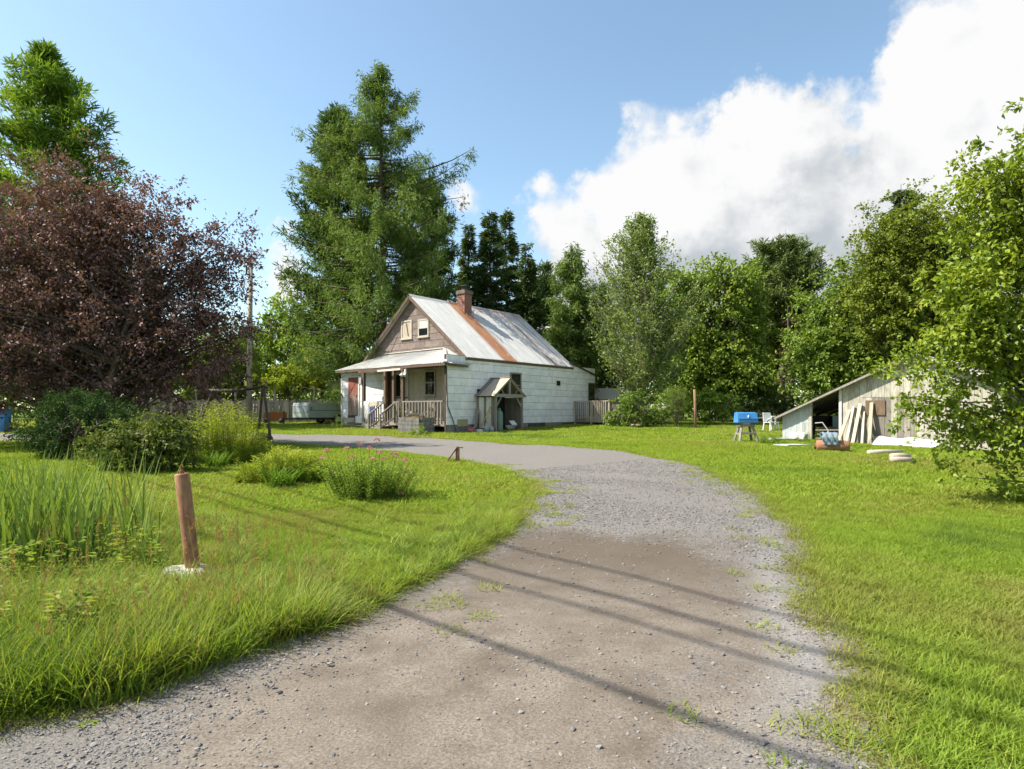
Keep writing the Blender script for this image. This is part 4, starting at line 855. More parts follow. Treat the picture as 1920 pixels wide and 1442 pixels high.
    for (x, y) in ((.1, -.1), (w+.09, -.1), (w+.09, L-.1), (1.2, -.1)):
        m = MB(); m.bb((x-.045, y-.045, -.4), (x+.045, y+.045, zr-.02)); m.build('post', M['tan_wood'], d)
    m = MB(); m.bb((.05, -.17, zr-.04), (w+.15, -.04, zr)); m.bb((.1, -.12, zf+.06), (w, -.08, zf+.13)); r = m.build('railing', M['tan_wood'], d)
    for i in range(17):
        a = .18+i*(w-.18)/17; q = MB(); q.bb((a, -.165, zf-.15), (a+.045, -.125, zr-.045)); q.build('baluster', M['grey_wood'] if i < 6 else M['tan_wood'], r)  # grey near the wall: house shade put into the wood colour
    m = MB(); m.bb((w+.05, -.03, zr-.04), (w+.17, L, zr)); m.bb((w+.08, 0, zf+.06), (w+.12, L, zf+.13)); r = m.build('railing', M['grey_wood'], d)
    for i in range(19):
        a = .05+i*(L-.1)/19; q = MB(); q.bb((w+.125, a, zf-.15), (w+.165, a+.045, zr-.045)); q.build('baluster', M['grey_wood'], r)
    for i in range(2):
        m = MB(); m.bb((w+.2+i*.3, .5, zf-.2-i*.2), (w+.5+i*.3, 1.5, zf-.16-i*.2)); m.build('step', M['tan_wood'], d)
    m = MB(); m.beam((w+.12, .45, zf-.05), (w+.85, .45, -.05), .04, .2); m.build('stringer', M['tan_wood'], d)
    o = MB().box((0, 0, .04), (1.3, .5, .07)).build('plank_pallet', M['tan_wood']); o.location = at_house(3.6, 10.6); o.rotation_euler.z = HA+.2; tag(o, 'short pale plank lying in the grass by the rear deck', 'plank')
yard_things()
def trailer():
    g = Vector(((580-960)/F*34.2, 34.2, 0)); g.z = float(gz(g.x, g.y))
    t = empty('camping_trailer', g, R(45), 'pale green folding camping trailer parked beside the house', 'trailer')
    # local: corner at origin, end face runs along -x... x to the right rear, y to the left rear
    L, Wd = 3.6, 2.05
    m = MB(); m.prism([(0, 0, .38), (L, 0, .38), (L, 0, .78), (0, 0, .78)], (0, Wd, 0)); b = m.build('tub', M['green_paint'], t)
    m = MB(); m.prism([(.0, .02, .80), (L, .02, .80), (L, .02, 1.12), (0.04, .02, 1.22)], (0, Wd-.04, 0)); m.build('lid', M['green_paint'], t)
    m = MB(); m.bb((-.02, .05, .66), (-.003, Wd-.05, 1.02)); m.build('end_panel', M['blue_white'], t)
    m = MB(); m.prism([(-.03, .03, 1.03), (.02, .03, 1.03), (.09, .03, 1.225), (.05, .03, 1.225)], (0, Wd-.06, 0)); m.build('end_lid', M['blue_white'], t)
    m = MB(); m.bb((-.01, -.012, .775), (L, -.002, .80)); m.build('side_trim', M['black_metal'], t)
    m = MB(); m.bb((.1, .1, .26), (L-.1, Wd-.1, .375)); m.build('chassis', M['black_metal'], t)
    m = MB(); m.beam((0, Wd/2-.5, .3), (-1.1, Wd/2, .32), .07, .08); m.beam((0, Wd/2+.5, .3), (-1.1, Wd/2, .32), .07, .08); m.build('tow_bar', M['black_metal'], t)
    m = MB(); m.bb((-1.03, Wd/2-.03, 0), (-.97, Wd/2+.03, .75)); m.build('jack', M['black_metal'], t)
    for y in (-.04, Wd+.04):
        m = MB(); m.tube([(1.75, y-.09, .28), (1.75, y+.09, .28)], .28, 20); w = m.build('wheel', M['rubber'], t, True); m = MB(); m.tube([(1.75, y-.1, .28), (1.75, y+.1, .28)], .15, 14); m.build('rim', M['pvc'], w)
    for k, z in enumerate((.92, .83)):
        m = MB(); m.bb((.07, -.03, z), (.17, -.001, z+.05)); m.build('tail_light', M['rust'], t)
    g2 = gv((517-960)/F*35.5, 35.5); c = empty('orange_box', g2, .1, 'orange-brown painted wooden box trailer bed by the fence', 'box')
    m = MB(); m.bb((-.55, -.3, .18), (.55, .3, .66)); m.build('body', M['orange'], c)
    for s in (-1, 1):
        m = MB(); m.tube([(s*.4, -.34, .16), (s*.4, -.28, .16)], .16, 14); m.build('wheel', M['rubber'], c, True)
    # off-white camper behind
    g3 = gv((622-960)/F*40, 40); c = empty('camper', g3, .25, 'off-white camper with beige side panel behind the camping trailer', 'camper')
    m = MB(); m.prism([(-.75, 0, .6), (2.6, 0, .6), (2.6, 0, 2.75), (-.62, 0, 2.75)], (0, 1.8, 0)); m.build('body', M['white_trim'], c)
    m = MB(); m.bb((-.5, -.02, 1.0), (2.5, -.003, 2.05)); m.build('side_panel', pm('beige_panel', (.42, .34, .25), (.48, .40, .30), 4, .6, .001), c)
    for z in (.75, .86):
        m = MB(); m.bb((-.2, -.03, z), (2.5, -.004, z+.05)); m.build('trim_stripe', M['orange'], c)
    for x in (.0, 2.0):
        m = MB(); m.tube([(x, .1, .33), (x, .35, .33)], .33, 16); m.build('wheel', M['rubber'], c, True)
    # board fence
    y0 = 37.4; f = empty('board_fence', gv(-16, y0), 0, 'long grey vertical board fence behind the trailer', 'fence'); o = f.location
    x = -27.0; i = 0; cache = [MB().bb((-.068, -.012, 0), (.068, .012, hh)).mesh('board') for hh in (1.42, 1.46, 1.5)]
    while x < -9.2:
        q = link('board', cache[i % 3], M['grey_wood'], f); z = float(gz(x, y0)); q.location = Vector((x, y0+.03*math.sin(i*1.7), z-.05)) - o; q.rotation_euler = (0, random.gauss(0, .01), 0); x += .145; i += 1
    for k in range(8):
        xx = -26.5+k*2.4; m = MB(); m.bb((xx-.05, y0+.06, -.2), (xx+.05, y0+.16, 2.25)); q = m.build('post', M['grey_wood'], f); q.location = -o + Vector((0, 0, .0)); q.location.z = 0
        for v in q.data.vertices: pass
    for z in (.35, 1.2):
        m = MB(); m.bb((-27.1, y0+.046, .75+z), (-9.2, y0+.056, .85+z)); q = m.build('rail', M['grey_wood'], f); q.location = -o
    # utility pole and the wire to the gable
    p = gv((467-960)/F*34, 34); c = empty('utility_pole', p, 0, 'tall bare wooden utility pole behind the purple-leaved tree', 'pole')
    m = MB(); m.tube([(0, 0, -.4), (.03, 0, 4), (.1, 0, 9.05)], [.15, .14, .105], 12); m.build('shaft', M['bark_pale'], c, True)
    m = MB(); m.tube([(-.1, -.1, 8.3), (-.1, -.1, 8.75)], .05, 8); m.build('bracket', M['black_metal'], c)
    m = MB(); m.tube([(.05, -.15, 5.35), (.05, -.15, 5.5)], .05, 8); m.build('insulator', M['pvc'], c)
    a = p + Vector((.05, -.15, 5.42)); b = HW(-5.1, 1.2, 5.65); m = MB(); m.tube([a.lerp(b, t/16) - Vector((0, 0, .45*4*(t/16)*(1-t/16))) for t in range(17)], .013, 5); o = m.build('service_wire', M['wire']); tag(o, 'thin dark wire running from the utility pole to the house gable', 'wire')
    # old swing frame
    c = empty('swing_frame', gv(*G(515, 832)), 0, 'dark rustic log swing frame with splayed legs among the goldenrod', 'swing frame'); o = c.location
    Y = o.y; T1 = at(493, 728, Y) - o; T2 = at(402, 732, Y+1.6) - o
    m = MB(); m.tube([T2+Vector((-.25, .1, 0)), (T1+T2)/2-Vector((0, 0, .04)), T1+Vector((.15, -.05, .05))], .055, 8); m.build('top_pole', M['dark_wood'], c, True)
    for top, dx, dy in ((T1, .12, -.35), (T1, -.5, .6), (T2, -.75, -.4), (T2, .4, .5)):
        e = Vector((top.x+dx, top.y+dy, 0)); w = o+e; e.z = float(gz(w.x, w.y))-o.z-.1
        if dx == .12: e.x = .02
        m = MB(); m.tube([top+Vector((0, 0, .12)), (top+e)/2+Vector((.03, 0, 0)), e], [.045, .05, .055], 8); m.build('leg', M['dark_wood'] if dy < 0 else M['brown_wood'], c, True)
    m = MB(); m.tube([(0, -.3, .12), (0, .3, .12)], [.24, .26], 14); o2 = m.build('log', M['dark_wood'], None, True); o2.location = gv(*G(494, 832)); o2.rotation_euler = (0, 0, .7); tag(o2, 'short thick dark log lying at the foot of the swing frame', 'log')
    # blue bin
    c = empty('wheelie_bin', gv((0-960)/F*27.5, 27.5), .3, 'blue plastic wheelie bin beside the purple-leaved tree', 'bin')
    m = MB(); m.prism([(-.26, -.3, .05), (.26, -.3, .05), (.32, -.36, 1.0), (-.32, -.36, 1.0)], (0, .66, 0)); m.build('body', M['blue'], c)
    m = MB(); m.bb((-.35, -.40, 1.005), (.35, .36, 1.08)); m.build('lid', M['blue'], c)
    for s in (-1, 1):
        m = MB(); m.tube([(s*.24, .36, .12), (s*.30, .36, .12)], .12, 12); m.build('wheel', M['rubber'], c, True)
trailer()
def drive_things():
    # rusty pipe bollard in a concrete foot
    b = GP(364, 1088); c = empty('pipe_bollard', b, 0, 'leaning rusty pipe bollard set in a concrete block beside the driveway', 'bollard')
    top = at(341, 888, b.y) - b; ax = top.normalized()
    m = MB(); m.tube([ax*-.1, ax*.3, ax*.6, top-ax*.012, top], [.060, .060, .060, .060, .054], 24); m.build('pipe', M['rust_pipe'], c, True)
    m = MB(); m.tube([top, top+ax*.03, top+ax*.035, top+ax*.075], [.022, .020, .012, .010], 8); m.build('pin', M['rust'], c)
    m = MB(); m.tube([(-.04, 0, -.12), (-.04, 0, .02), (-.03, 0, .09), (-.03, 0, .12)], [.25, .25, .23, .14], 11); q = m.build('concrete_foot', M['concrete'], c, True); q.scale = (1.0, .8, 1.0)
    # short post with hinged plate
    b = GP(858, 867); c = empty('short_post', b, .1, 'short rusty post with a tilted plate at the inner bend of the driveway', 'post')
    m = MB(); m.tube([(0, 0, -.1), (0, 0, .36)], .052, 14); m.build('pipe', M['rust_pipe'], c, True)
    m = MB(); m.beam((-.24, -.02, .06), (.0, -.02, .40), .16, .03, (1, 0, 0)); m.build('plate', M['rust'], c)
    m = MB(); m.beam((-.03, 0, .385), (.14, 0, .37), .12, .02); m.build('cap', M['rust'], c)
    # leaning wooden post on the lawn
    b = GP(1304, 803); o = MB().tube([(0, 0, -.2), (-.01, 0, 1.0), (-.05, 0, 1.95)], [.075, .07, .062], 9).build('wooden_post', M['post_wood'], None, True); o.location = b; tag(o, 'single weathered brown wooden post standing on the rear lawn', 'post')
    # blue box on trestle
    b = GP(1398, 829); s = b.y/F; c = empty('trestle', b, 0, 'weathered wooden trestle stand on the lawn holding a blue box', 'trestle')
    H = 33*s
    m = MB(); m.bb((-14*s, -.2, H-.07), (14*s, .2, H)); m.build('top', M['grey_wood'], c)
    for sx in (-1, 1):
        for sy in (-1, 1):
            m = MB(); m.beam((sx*10*s, sy*.14, H-.06), (sx*18*s, sy*.3, -.06), .07, .07); m.build('leg', M['grey_wood'], c)
        m = MB(); m.beam((sx*14*s, -.22, H*.48), (sx*14*s, .22, H*.48), .05, .06); m.build('stretcher', M['grey_wood'], c)
    m = MB(); m.beam((-14*s, -.24, H*.52), (14*s, -.24, H*.52), .05, .07); m.build('stretcher', M['grey_wood'], c)
    c = empty('blue_box', b+Vector((0, 0, H+.003)), 0, 'bright blue lidded metal box standing on the wooden trestle', 'box')
    w, d = 18*s, .22; m = MB(); m.bb((-.12, -.1, 0), (.12, .1, .07)); m.build('foot', M['pvc'], c)
    m = MB(); m.prism([(-w-.02, -d-.02, .072), (w+.02, -d-.02, .072), (w, -d, .2), (-w, -d, .2)], (0, 2*d, 0)); m.build('body', M['blue'], c)
    m = MB(); m.prism([(-w, -d-.015, .205), (-w, -d+.03, .40), (-w, d-.06, .43), (-w, d, .205)], (2*w, 0, 0)); m.build('lid', M['blue'], c)
    m = MB(); m.bb((-w-.03, -d-.035, .19), (w+.03, -d-.018, .21)); m.build('lip', M['blue'], c)
    m = MB(); m.beam((0, -d-.02, .25), (.015, -d-.005, .33), .03, .015); m.build('latch', M['pvc'], c)
    m = MB(); m.bb((w+.02, -.05, .22), (w+.26, .05, .25)); m.build('side_shelf', M['pvc'], c)
    # white garden table and chair
    b = GP(1446, 808); s = b.y/F; c = empty('garden_chair', b, .3, 'white plastic garden chair behind the low end of the shed', 'chair')
    m = MB(); m.bb((-.25, -.24, .38), (.25, .24, .42)); m.build('seat', M['pvc'], c); m = MB(); m.prism([(-.24, .22, .45), (.24, .22, .45), (.2, .3, .85), (-.2, .3, .85)], (0, .03, 0)); m.build('backrest', M['pvc'], c)
    for sx in (-1, 1):
        for sy in (-1, 1):
            m = MB(); m.beam((sx*.21, sy*.2, .38), (sx*.25, sy*.24, -.03), .05, .05); m.build('leg', M['pvc'], c)
    b = gv(b.x+.62, b.y+.5); c = empty('garden_table', b, 0, 'small white garden table beside the plastic chair', 'table')
    m = MB(); m.bb((-.5, -.3, .62), (.42, .3, .66)); m.build('tabletop', M['pvc'], c)
    for sx in (-1, 1):
        for sy in (-1, 1):
            m = MB(); m.beam((sx*.3, sy*.22, .62), (sx*.32, sy*.24, -.03), .05, .05); m.build('leg', M['pvc'], c)
    for i, (px, py, ln, r, rz, lab) in enumerate(((1660, 853, 1.15, .075, .25, 'long pale split log lying across the wood pieces'), (1688, 862, .5, .085, .1, 'short pale log lying below the long one'), (1692, 868, .55, .075, -.1, 'broken log end lying on the grass in front'))):
        m = MB(); m.tube([(-ln/2, 0, r), (-ln*.1, .02, r*1.05), (ln/2, 0, r)], [r, r*1.05, r*.9], 9); o = m.build('log', M['tan_wood'], None, True); o.location = gv(*G(px, py)); o.rotation_euler.z = rz; tag(o, lab, 'log', 'logs on the lawn before the shed')
    for i, (px, py, ln, lab) in enumerate(((1462, 826, 1.0, 'grey slatted frame lying in the grass before the shed'), (1485, 838, .9, 'pale board frame lying nearest the rusty tank'))):
        c = empty('pallet', gv(*G(px, py), .05), .15*(i+1), lab, 'frame')
        for y in (-.3, .3):
            m = MB(); m.bb((-ln/2, y-.03, 0), (ln/2, y+.03, .04)); m.build('rail', M['sheet_metal'], c)
        for k in range(5):
            m = MB(); m.bb((-ln/2+k*ln/4.2, -.265, .0), (-ln/2+k*ln/4.2+.1, .265, .03)); m.build('slat', M['pvc'] if k % 2 else M['sheet_metal'], c)
def m_rustpipe():
    t = NT('rusty_pipe'); v = t.mapped(t.pos(), (1, 1, .35)); n = t.noise(v, 28, 6, .7); n2 = t.noise(t.pos(), 7, 4)
    c = t.mix(t.ramp(n, .3, .7), (.20, .082, .042), (.40, .20, .12)); c = t.mix(t.ramp(n2, .45, .7), c, (.25, .15, .07)); t.col(c); t.rough(.85); t.bump(n, .003); return t.m
M['rust_pipe'] = m_rustpipe()
M['post_wood'] = pm('old_post_wood', (.22, .13, .07), (.32, .20, .12), 6, .9, .005, 30, (6, 6, .6))
drive_things()
M['shed_white'] = pm('flaking_whitewash', (.26, .24, .20), (.52, .49, .42), 5, .9, .004, 30, (5, 5, .7), vary=.15)
def shed():
    A = Vector((10.23, 23.2, 0)); dv = Vector((2.48, -2.9, 0)).normalized(); ang = math.atan2(dv.y, dv.x); A.z = float(gz(A.x, A.y)) - .02
    s = empty('shed', A, ang, 'ramshackle open-fronted shed with sloping tin roof behind the apple tree', 'shed')
    # local x along the front (rising roof), y to the rear
    def rz_(x): return 1.34-A.z + x*(1.72/3.70) if x < 4.3 else rz_(4.3-1e-6) - (x-4.3)*.46
    D = 4.2
    def wall_piece(x0, x1, name, mat, y=0, z0=-.3, dz=0.0, th=.025):
        m = MB(); m.prism([(x0, y, z0), (x1, y, z0), (x1, y, rz_(x1)-.03+dz), (x0, y, rz_(x0)-.03+dz)], (0, th, 0)); return m.build(name, mat, s)
    for i in range(9): wall_piece(i*.108+.002, (i+1)*.108-.004, 'wall_sheet', M['sheet_metal'], y=.006*(i % 2))
    wall_piece(.985, 1.09, 'post', M['cream_trim'], y=-.03, th=.1)
    wall_piece(2.04, 2.13, 'post', M['white_trim'], y=-.05, th=.1)
    for i in range(24):
        x0 = 2.14+i*.19; mt = M['grey_wood'] if 5 <= i <= 12 and i % 4 else M['shed_white']
        if 3 <= i <= 13: 
            m = MB(); m.bb((x0+.003, .005*(i % 2), -.3), (x0+.186, .025+.005*(i % 2), 1.55)); m.build('wall_board', mt, s)
            m = MB(); m.prism([(x0+.003, 0, 1.56), (x0+.186, 0, 1.56), (x0+.186, 0, rz_(x0+.186)-.03), (x0+.003, 0, rz_(x0)-.03)], (0, .025, 0)); m.build('wall_board', M['shed_white'], s)
        else: wall_piece(x0+.003, x0+.186, 'wall_board', M['shed_white'], y=.005*(i % 2))
    for x0, x1, y0, y1 in ((0, .025, .03, D), (6.65, 6.7, .03, D), (0, 6.7, D, D+.03)):
        m = MB(); m.prism([(x0, y0, -.3), (x1, y0, -.3), (x1, y0, rz_(x1)-.05), (x0, y0, rz_(x0)-.05)] if y1-y0 < .1 else [(x0, y0, -.3), (x1, y0, -.3), (x1, y0, rz_((x0+x1)/2)-.05), (x0, y0, rz_((x0+x1)/2)-.05)], (0, y1-y0, 0)); m.build('wall', M['dark_wood'], s)
    # roof sheets: eave to ridge along x, width along y
    n = 6
    M['tin'] = pm('old_tin_roof', (.26, .24, .22), (.36, .34, .31), 3, .7, .004, 20, vary=.1)
    roof_sheets(s, (-.25, -.28, rz_(-.25)), (-.25, D+.2, rz_(-.25)), (4.3, -.28, rz_(4.29)), (4.3, D+.2, rz_(4.29)), n, M['tin'], ribs=4, lift=.01)
    roof_sheets(s, (6.95, -.28, rz_(6.95)), (6.95, D+.2, rz_(6.95)), (4.3, -.28, rz_(4.29)), (4.3, D+.2, rz_(4.29)), n, M['tin'], ribs=4, lift=.01)
    m = MB(); m.beam((-.2, -.26, rz_(-.2)-.05), (4.3, -.26, rz_(4.29)-.05), .03, .07); m.build('bargeboard', M['grey_wood'], s)
    for k in range(4):
        y = .5+k*1.1; m = MB(); m.beam((.1, y, rz_(.1)-.07), (4.2, y, rz_(4.2)-.07), .06, .09); m.build('rafter', M['dark_wood'], s)
    m = MB(); m.tube([(-.25, -.3, rz_(-.25)), (-.4, -.32, rz_(-.25)-.06), (-.45, -.3, rz_(-.25)-.16)], [.03, .035, .03], 6); m.build('bent_flashing', M['sheet_metal'], s)
    m = MB(); m.bb((2.9, -.035, .95), (3.5, -.003, 1.45)); m.build('patch_board', M['brown_wood'], s)
    def SW(x, y, z=0):
        w = Matrix.Translation(A) @ Matrix.Rotation(ang, 4, 'Z') @ Vector((x, y, 0)); w.z = float(gz(w.x, w.y)) + z; return w
    for i in range(7):
        x = 2.2+i*.17+random.uniform(-.03, .03); l = (1.25, 1.4, 1.05, 1.5, 1.2, .95, 1.55)[i]; o = MB().beam(SW(x+.12*(i % 3)-.05, -.42-.05*(i % 2), 0), SW(x+.2-.05*i, -.05, l*.92), (.14, .1, .12)[i % 3], .025, (1, .3, 0)).build('leaning_board', (M['tan_wood'], M['cream_trim'], M['grey_wood'])[i % 3]); tag(o, ('wide pale board leaning on the shed right beside the white post', 'narrow cream board leaning next to the wide pale shed board', 'grey board in the middle of the leaning shed boards', 'longest wide pale board leaning on the shed wall', 'narrow cream board leaning beside the longest shed board', 'shortest grey board leaning on the shed wall', 'long pale board leaning at the far end towards the tarp')[i], 'board', 'boards leaning on the shed')
    # tarp spread along the wall foot
    nx, ny = 22, 6; V = []
    for j in range(ny+1):
        for i in range(nx+1):
            x = 3.2+1.9*i/nx; t = j/ny; w = SW(x, -.08-.42*t*(1+.12*math.sin(i*.5)), .24*(1-t)**1.2*(1+.12*math.sin(i*.6))+.03+.008*math.sin(i*1.1+j)); V.append(tuple(w))
    o = link('tarp', np_mesh('tarp', np.array(V), np.array([[j*(nx+1)+i, j*(nx+1)+i+1, (j+1)*(nx+1)+i+1, (j+1)*(nx+1)+i] for j in range(ny) for i in range(nx)]), None, True), M['tarp']); o.modifiers.new('thick', 'SOLIDIFY').thickness = .01; tag(o, 'crumpled white tarp lying along the foot of the shed wall', 'tarp')
    nx = 8; V = []
    for j in range(4):
        for i in range(nx+1): V.append(tuple(SW(.35+.55*i/nx, -.05-.06*j, .30-.09*j+.03*math.sin(i*1.7+j))))
    o = link('tarp', np_mesh('tarp', np.array(V), np.array([[j*(nx+1)+i, j*(nx+1)+i+1, (j+1)*(nx+1)+i+1, (j+1)*(nx+1)+i] for j in range(3) for i in range(nx)]), None, True), M['tarp']); o.modifiers.new('thick', 'SOLIDIFY').thickness = .01; tag(o, 'small white plastic sheet at the foot of the grey metal shed wall', 'tarp')
    # lumber heap and panel inside
    for i in range(9):
        o = MB().beam(SW(1.2+.06*(i % 2), .05+.12*(i % 3), .08+.075*(i//1.5)), SW(2.0, .35+.12*(i % 3), .10+.075*(i//1.5)), .13, .05).build('stacked_plank', M['dark_wood'] if i % 3 else M['grey_wood']); tag(o, 'dark plank stacked inside the shed opening', 'plank', 'planks stacked in the shed')
    o = MB().box((0, 0, .5), (.5, .03, .8)).build('teal_panel', pm('teal_panel', (.10, .17, .18), (.14, .22, .22), 5, .6, 0)); o.location = SW(1.78, .75); o.rotation_euler.z = ang+.2; tag(o, 'dull teal panel standing inside the shed opening', 'panel')
    # rusty tank with jeans
    b = GP(1561, 847); c = empty('rusty_tank', b, ang+.55, 'rusty round tank lying in the grass before the shed', 'tank'); r = .17
    m = MB(); m.tube([(-.44, 0, r), (-.40, 0, r), (.40, 0, r), (.44, 0, r)], [r*.8, r, r, r*.8], 18); m.build('drum', M['rust_pipe'], c, True)
    m = MB(); m.tube([(-.5, 0, r*.8), (-.42, 0, r*.8)], .07, 10); m.build('flange', M['rust'], c)
    m = MB(); m.tube([(-.15, .05, .3), (-.1, .1, .62), (-.25, .12, .86), (-.45, .12, .84)], .018, 7); m.build('handle', M['cream_trim'], c)
    nx, ny = 12, 12; V = []
    for j in range(ny+1):
        for i in range(nx+1):
            a = -1.5 + 2.6*j/ny; x = -.30+.42*i/nx + .03*math.sin(j*1.3); rr = r*1.1+.03+.035*math.sin(i*1.4+j*.9)+(.10 if .2 < j/ny < .75 else 0)
            V.append((x, rr*math.sin(a), r+rr*1.2*math.cos(a)))
    me = np_mesh('jeans', np.array(V), np.array([[j*(nx+1)+i, j*(nx+1)+i+1, (j+1)*(nx+1)+i+1, (j+1)*(nx+1)+i] for j in range(ny) for i in range(nx)]), None, True)
    o = link('jeans', me, M['jeans']); o.location = b; o.rotation_euler.z = ang+.55; o.modifiers.new('thick', 'SOLIDIFY').thickness = .015; tag(o, 'faded blue jeans draped over the rusty tank', 'jeans')
shed()
def background():
    def bld(name, lab, px, Y, w, d, hgt, rh, wm, rm, rz=0.0, wins=()):
        h = empty(name, gv((px-960)/F*Y, Y), rz, lab, 'house')
        m = MB(); m.prism([(-w/2, 0, -.3), (w/2, 0, -.3), (w/2, 0, hgt), (-w/2, 0, hgt)], (0, d, 0)); m.build('wall', wm, h)
        m = MB(); m.prism([(-w/2-.3, -.35, hgt-.05), (-w/2-.3, d+.35, hgt-.05), (-w/2-.3, d/2, hgt+rh)], (w+.6, 0, 0)); m.build('roof', rm, h)
        for (a, b, z0, z1) in wins:
            m = MB(); m.bb((a, -.03, z0), (b, -.002, z1)); f = m.build('window', M['glass'], h); m = MB(); m.bb((a-.06, -.05, z0-.08), (b+.06, -.032, z0)); m.build('sill', M['white_trim'], f)
    rr = pm('faded_red_roof', (.25, .12, .09), (.33, .17, .13), 3, .9, .005)
    bld('neighbour_house', 'pale neighbouring house with faded red roof behind the apple tree', 1900, 33, 9, 7, 2.6, 1.6, M['cream_trim'], rr, -.3, ((-2.5, -1.5, .9, 2.1), (1, 2, .9, 2.1)))
    bld('neighbour_house', 'white neighbouring house glimpsed under the trees behind the blue box', 1415, 54, 6, 5, 2.7, 1.4, M['white_trim'], pm('grey_shingle', (.12, .12, .12), (.18, .18, .18), 3, .9, .005), .1, ((-1.5, -.6, 1, 2.1), (.8, 1.6, 1, 2.1)))
    bld('garden_shed', 'low cream shed behind the rear deck', 1165, 41, 3.6, 3, 1.55, .75, M['cream_trim'], M['tan_wood'], .15, ((-.5, .3, .7, 1.3),))
    # overhead lines along the road: they cross above the driveway and shade it
    pA = None
    lines = (((930, 1022), (1500, 1166), .036, 9.2), ((893, 1057), (1600, 1245), .046, 9.0), ((850, 1075), (1480, 1258), .036, 8.8), ((740, 1148), (1400, 1392), .042, 7.4))
    A0 = np.array((W(930, 1022)+W(893, 1057))/2); 
    ends = []
    for i, (a, b, r, hgt) in enumerate(lines):
        ga, gb = W(*a), W(*b); k = SUN.xy/SUN.z
        def up(g):
            z0 = float(gz(*g)); return np.array((g[0]+k[0]*(hgt-z0), g[1]+k[1]*(hgt-z0)))
        a3, b3 = up(ga), up(gb); d = (b3-a3)/np.linalg.norm(b3-a3)
        p, q = a3-d*((17.5-a3[1])/(-d[1])), a3+d*((a3[1]+14)/(-d[1]))
        ends.append((p, q, hgt)); m = MB(); m.tube([(p[0]+(q[0]-p[0])*t/20, p[1]+(q[1]-p[1])*t/20, hgt) for t in range(21)], r*.66, 6); o = m.build('overhead_line', M['wire']); tag(o, ('topmost overhead cable strung along the road', 'thick overhead cable strung below the topmost one', 'third overhead cable from the top along the road', 'lowest overhead cable hung well below the others')[i], 'cable', 'overhead cables along the road')
    for j in (0, 1):
        x = np.mean([e[j][0] for e in ends[:3]]); y = np.mean([e[j][1] for e in ends[:3]]); c = empty('road_pole', gv(x, y), 0, ('roadside pole carrying the overhead cables by the cattails', 'roadside pole carrying the overhead cables across the road')[j], 'pole')
        m = MB(); m.tube([(0, 0, -.4), (0, 0, 10.2)], [.16, .11], 12); m.build('shaft', M['bark_pale'], c, True)
        m = MB(); m.bb((-.9, -.06, 9.15), (.9, .06, 9.28)); m.build('cross_arm', M['grey_wood'], c)
background()
# ------------------------------------------------------------------ grass, weeds and gravel: instanced tufts
M['grass'] = leafmat('grass_blade', (.15, .25, .024), (.29, .38, .05), (.42, .36, .14), .42, .03, .5, inst=True)
M['grass_long'] = leafmat('long_grass_blade', (.14, .245, .024), (.28, .365, .05), (.42, .37, .16), .42, .05, .45, inst=True)
M['weed'] = leafmat('weed_leaf', (.13, .23, .025), (.25, .34, .05), None, .42, .06, .45, inst=True)
M['cattail'] = leafmat('cattail_blade', (.10, .19, .032), (.26, .34, .075), (.42, .36, .15), .3, .07, .4)
def blades(n, spread, h0, h1, w, bend, segs=2, seed=0, lean=.35):
    """tuft of tapered bent grass blades"""
    g = np.random.default_rng(seed); a = g.random(n)*2*np.pi; r = spread*np.sqrt(g.random(n)); b = np.stack([r*np.cos(a), r*np.sin(a), np.full(n, -.01)], -1)
    h = g.uniform(h0, h1, n); az = g.random(n)*2*np.pi; d = np.stack([np.cos(az), np.sin(az), np.zeros(n)], -1); sd = np.stack([-np.sin(az), np.cos(az), np.zeros(n)], -1); ln = g.uniform(.05, lean, n); bd = g.uniform(.3, 1, n)*bend
    V = []; ws = w*g.uniform(.7, 1.3, n)
    for k in range(segs+1):
        t = k/segs; c = b + d*(h*(ln*t + bd*t*t))[:, None] + np.array((0, 0, 1))*(h*(t - .35*bd*t*t))[:, None]
        wd = (ws*(1-t**1.6)*.5 + .0004)[:, None]; V += [c - sd*wd, c + sd*wd]
    V = np.stack(V, 1); nv = 2*(segs+1); base = np.arange(n)[:, None]*nv; Q = np.concatenate([base + np.array((2*k, 2*k+1, 2*k+3, 2*k+2)) for k in range(segs)])
    return V.reshape(-1, 3), Q, np.repeat(np.clip(g.random(n)*.93 + (g.random(n) < .05)*.2, 0, 1), nv)
def src(collname, items):
    col = bpy.data.collections.new(collname)
    for nm, me, mat in items: link(nm, me, mat, None, col)
    return col
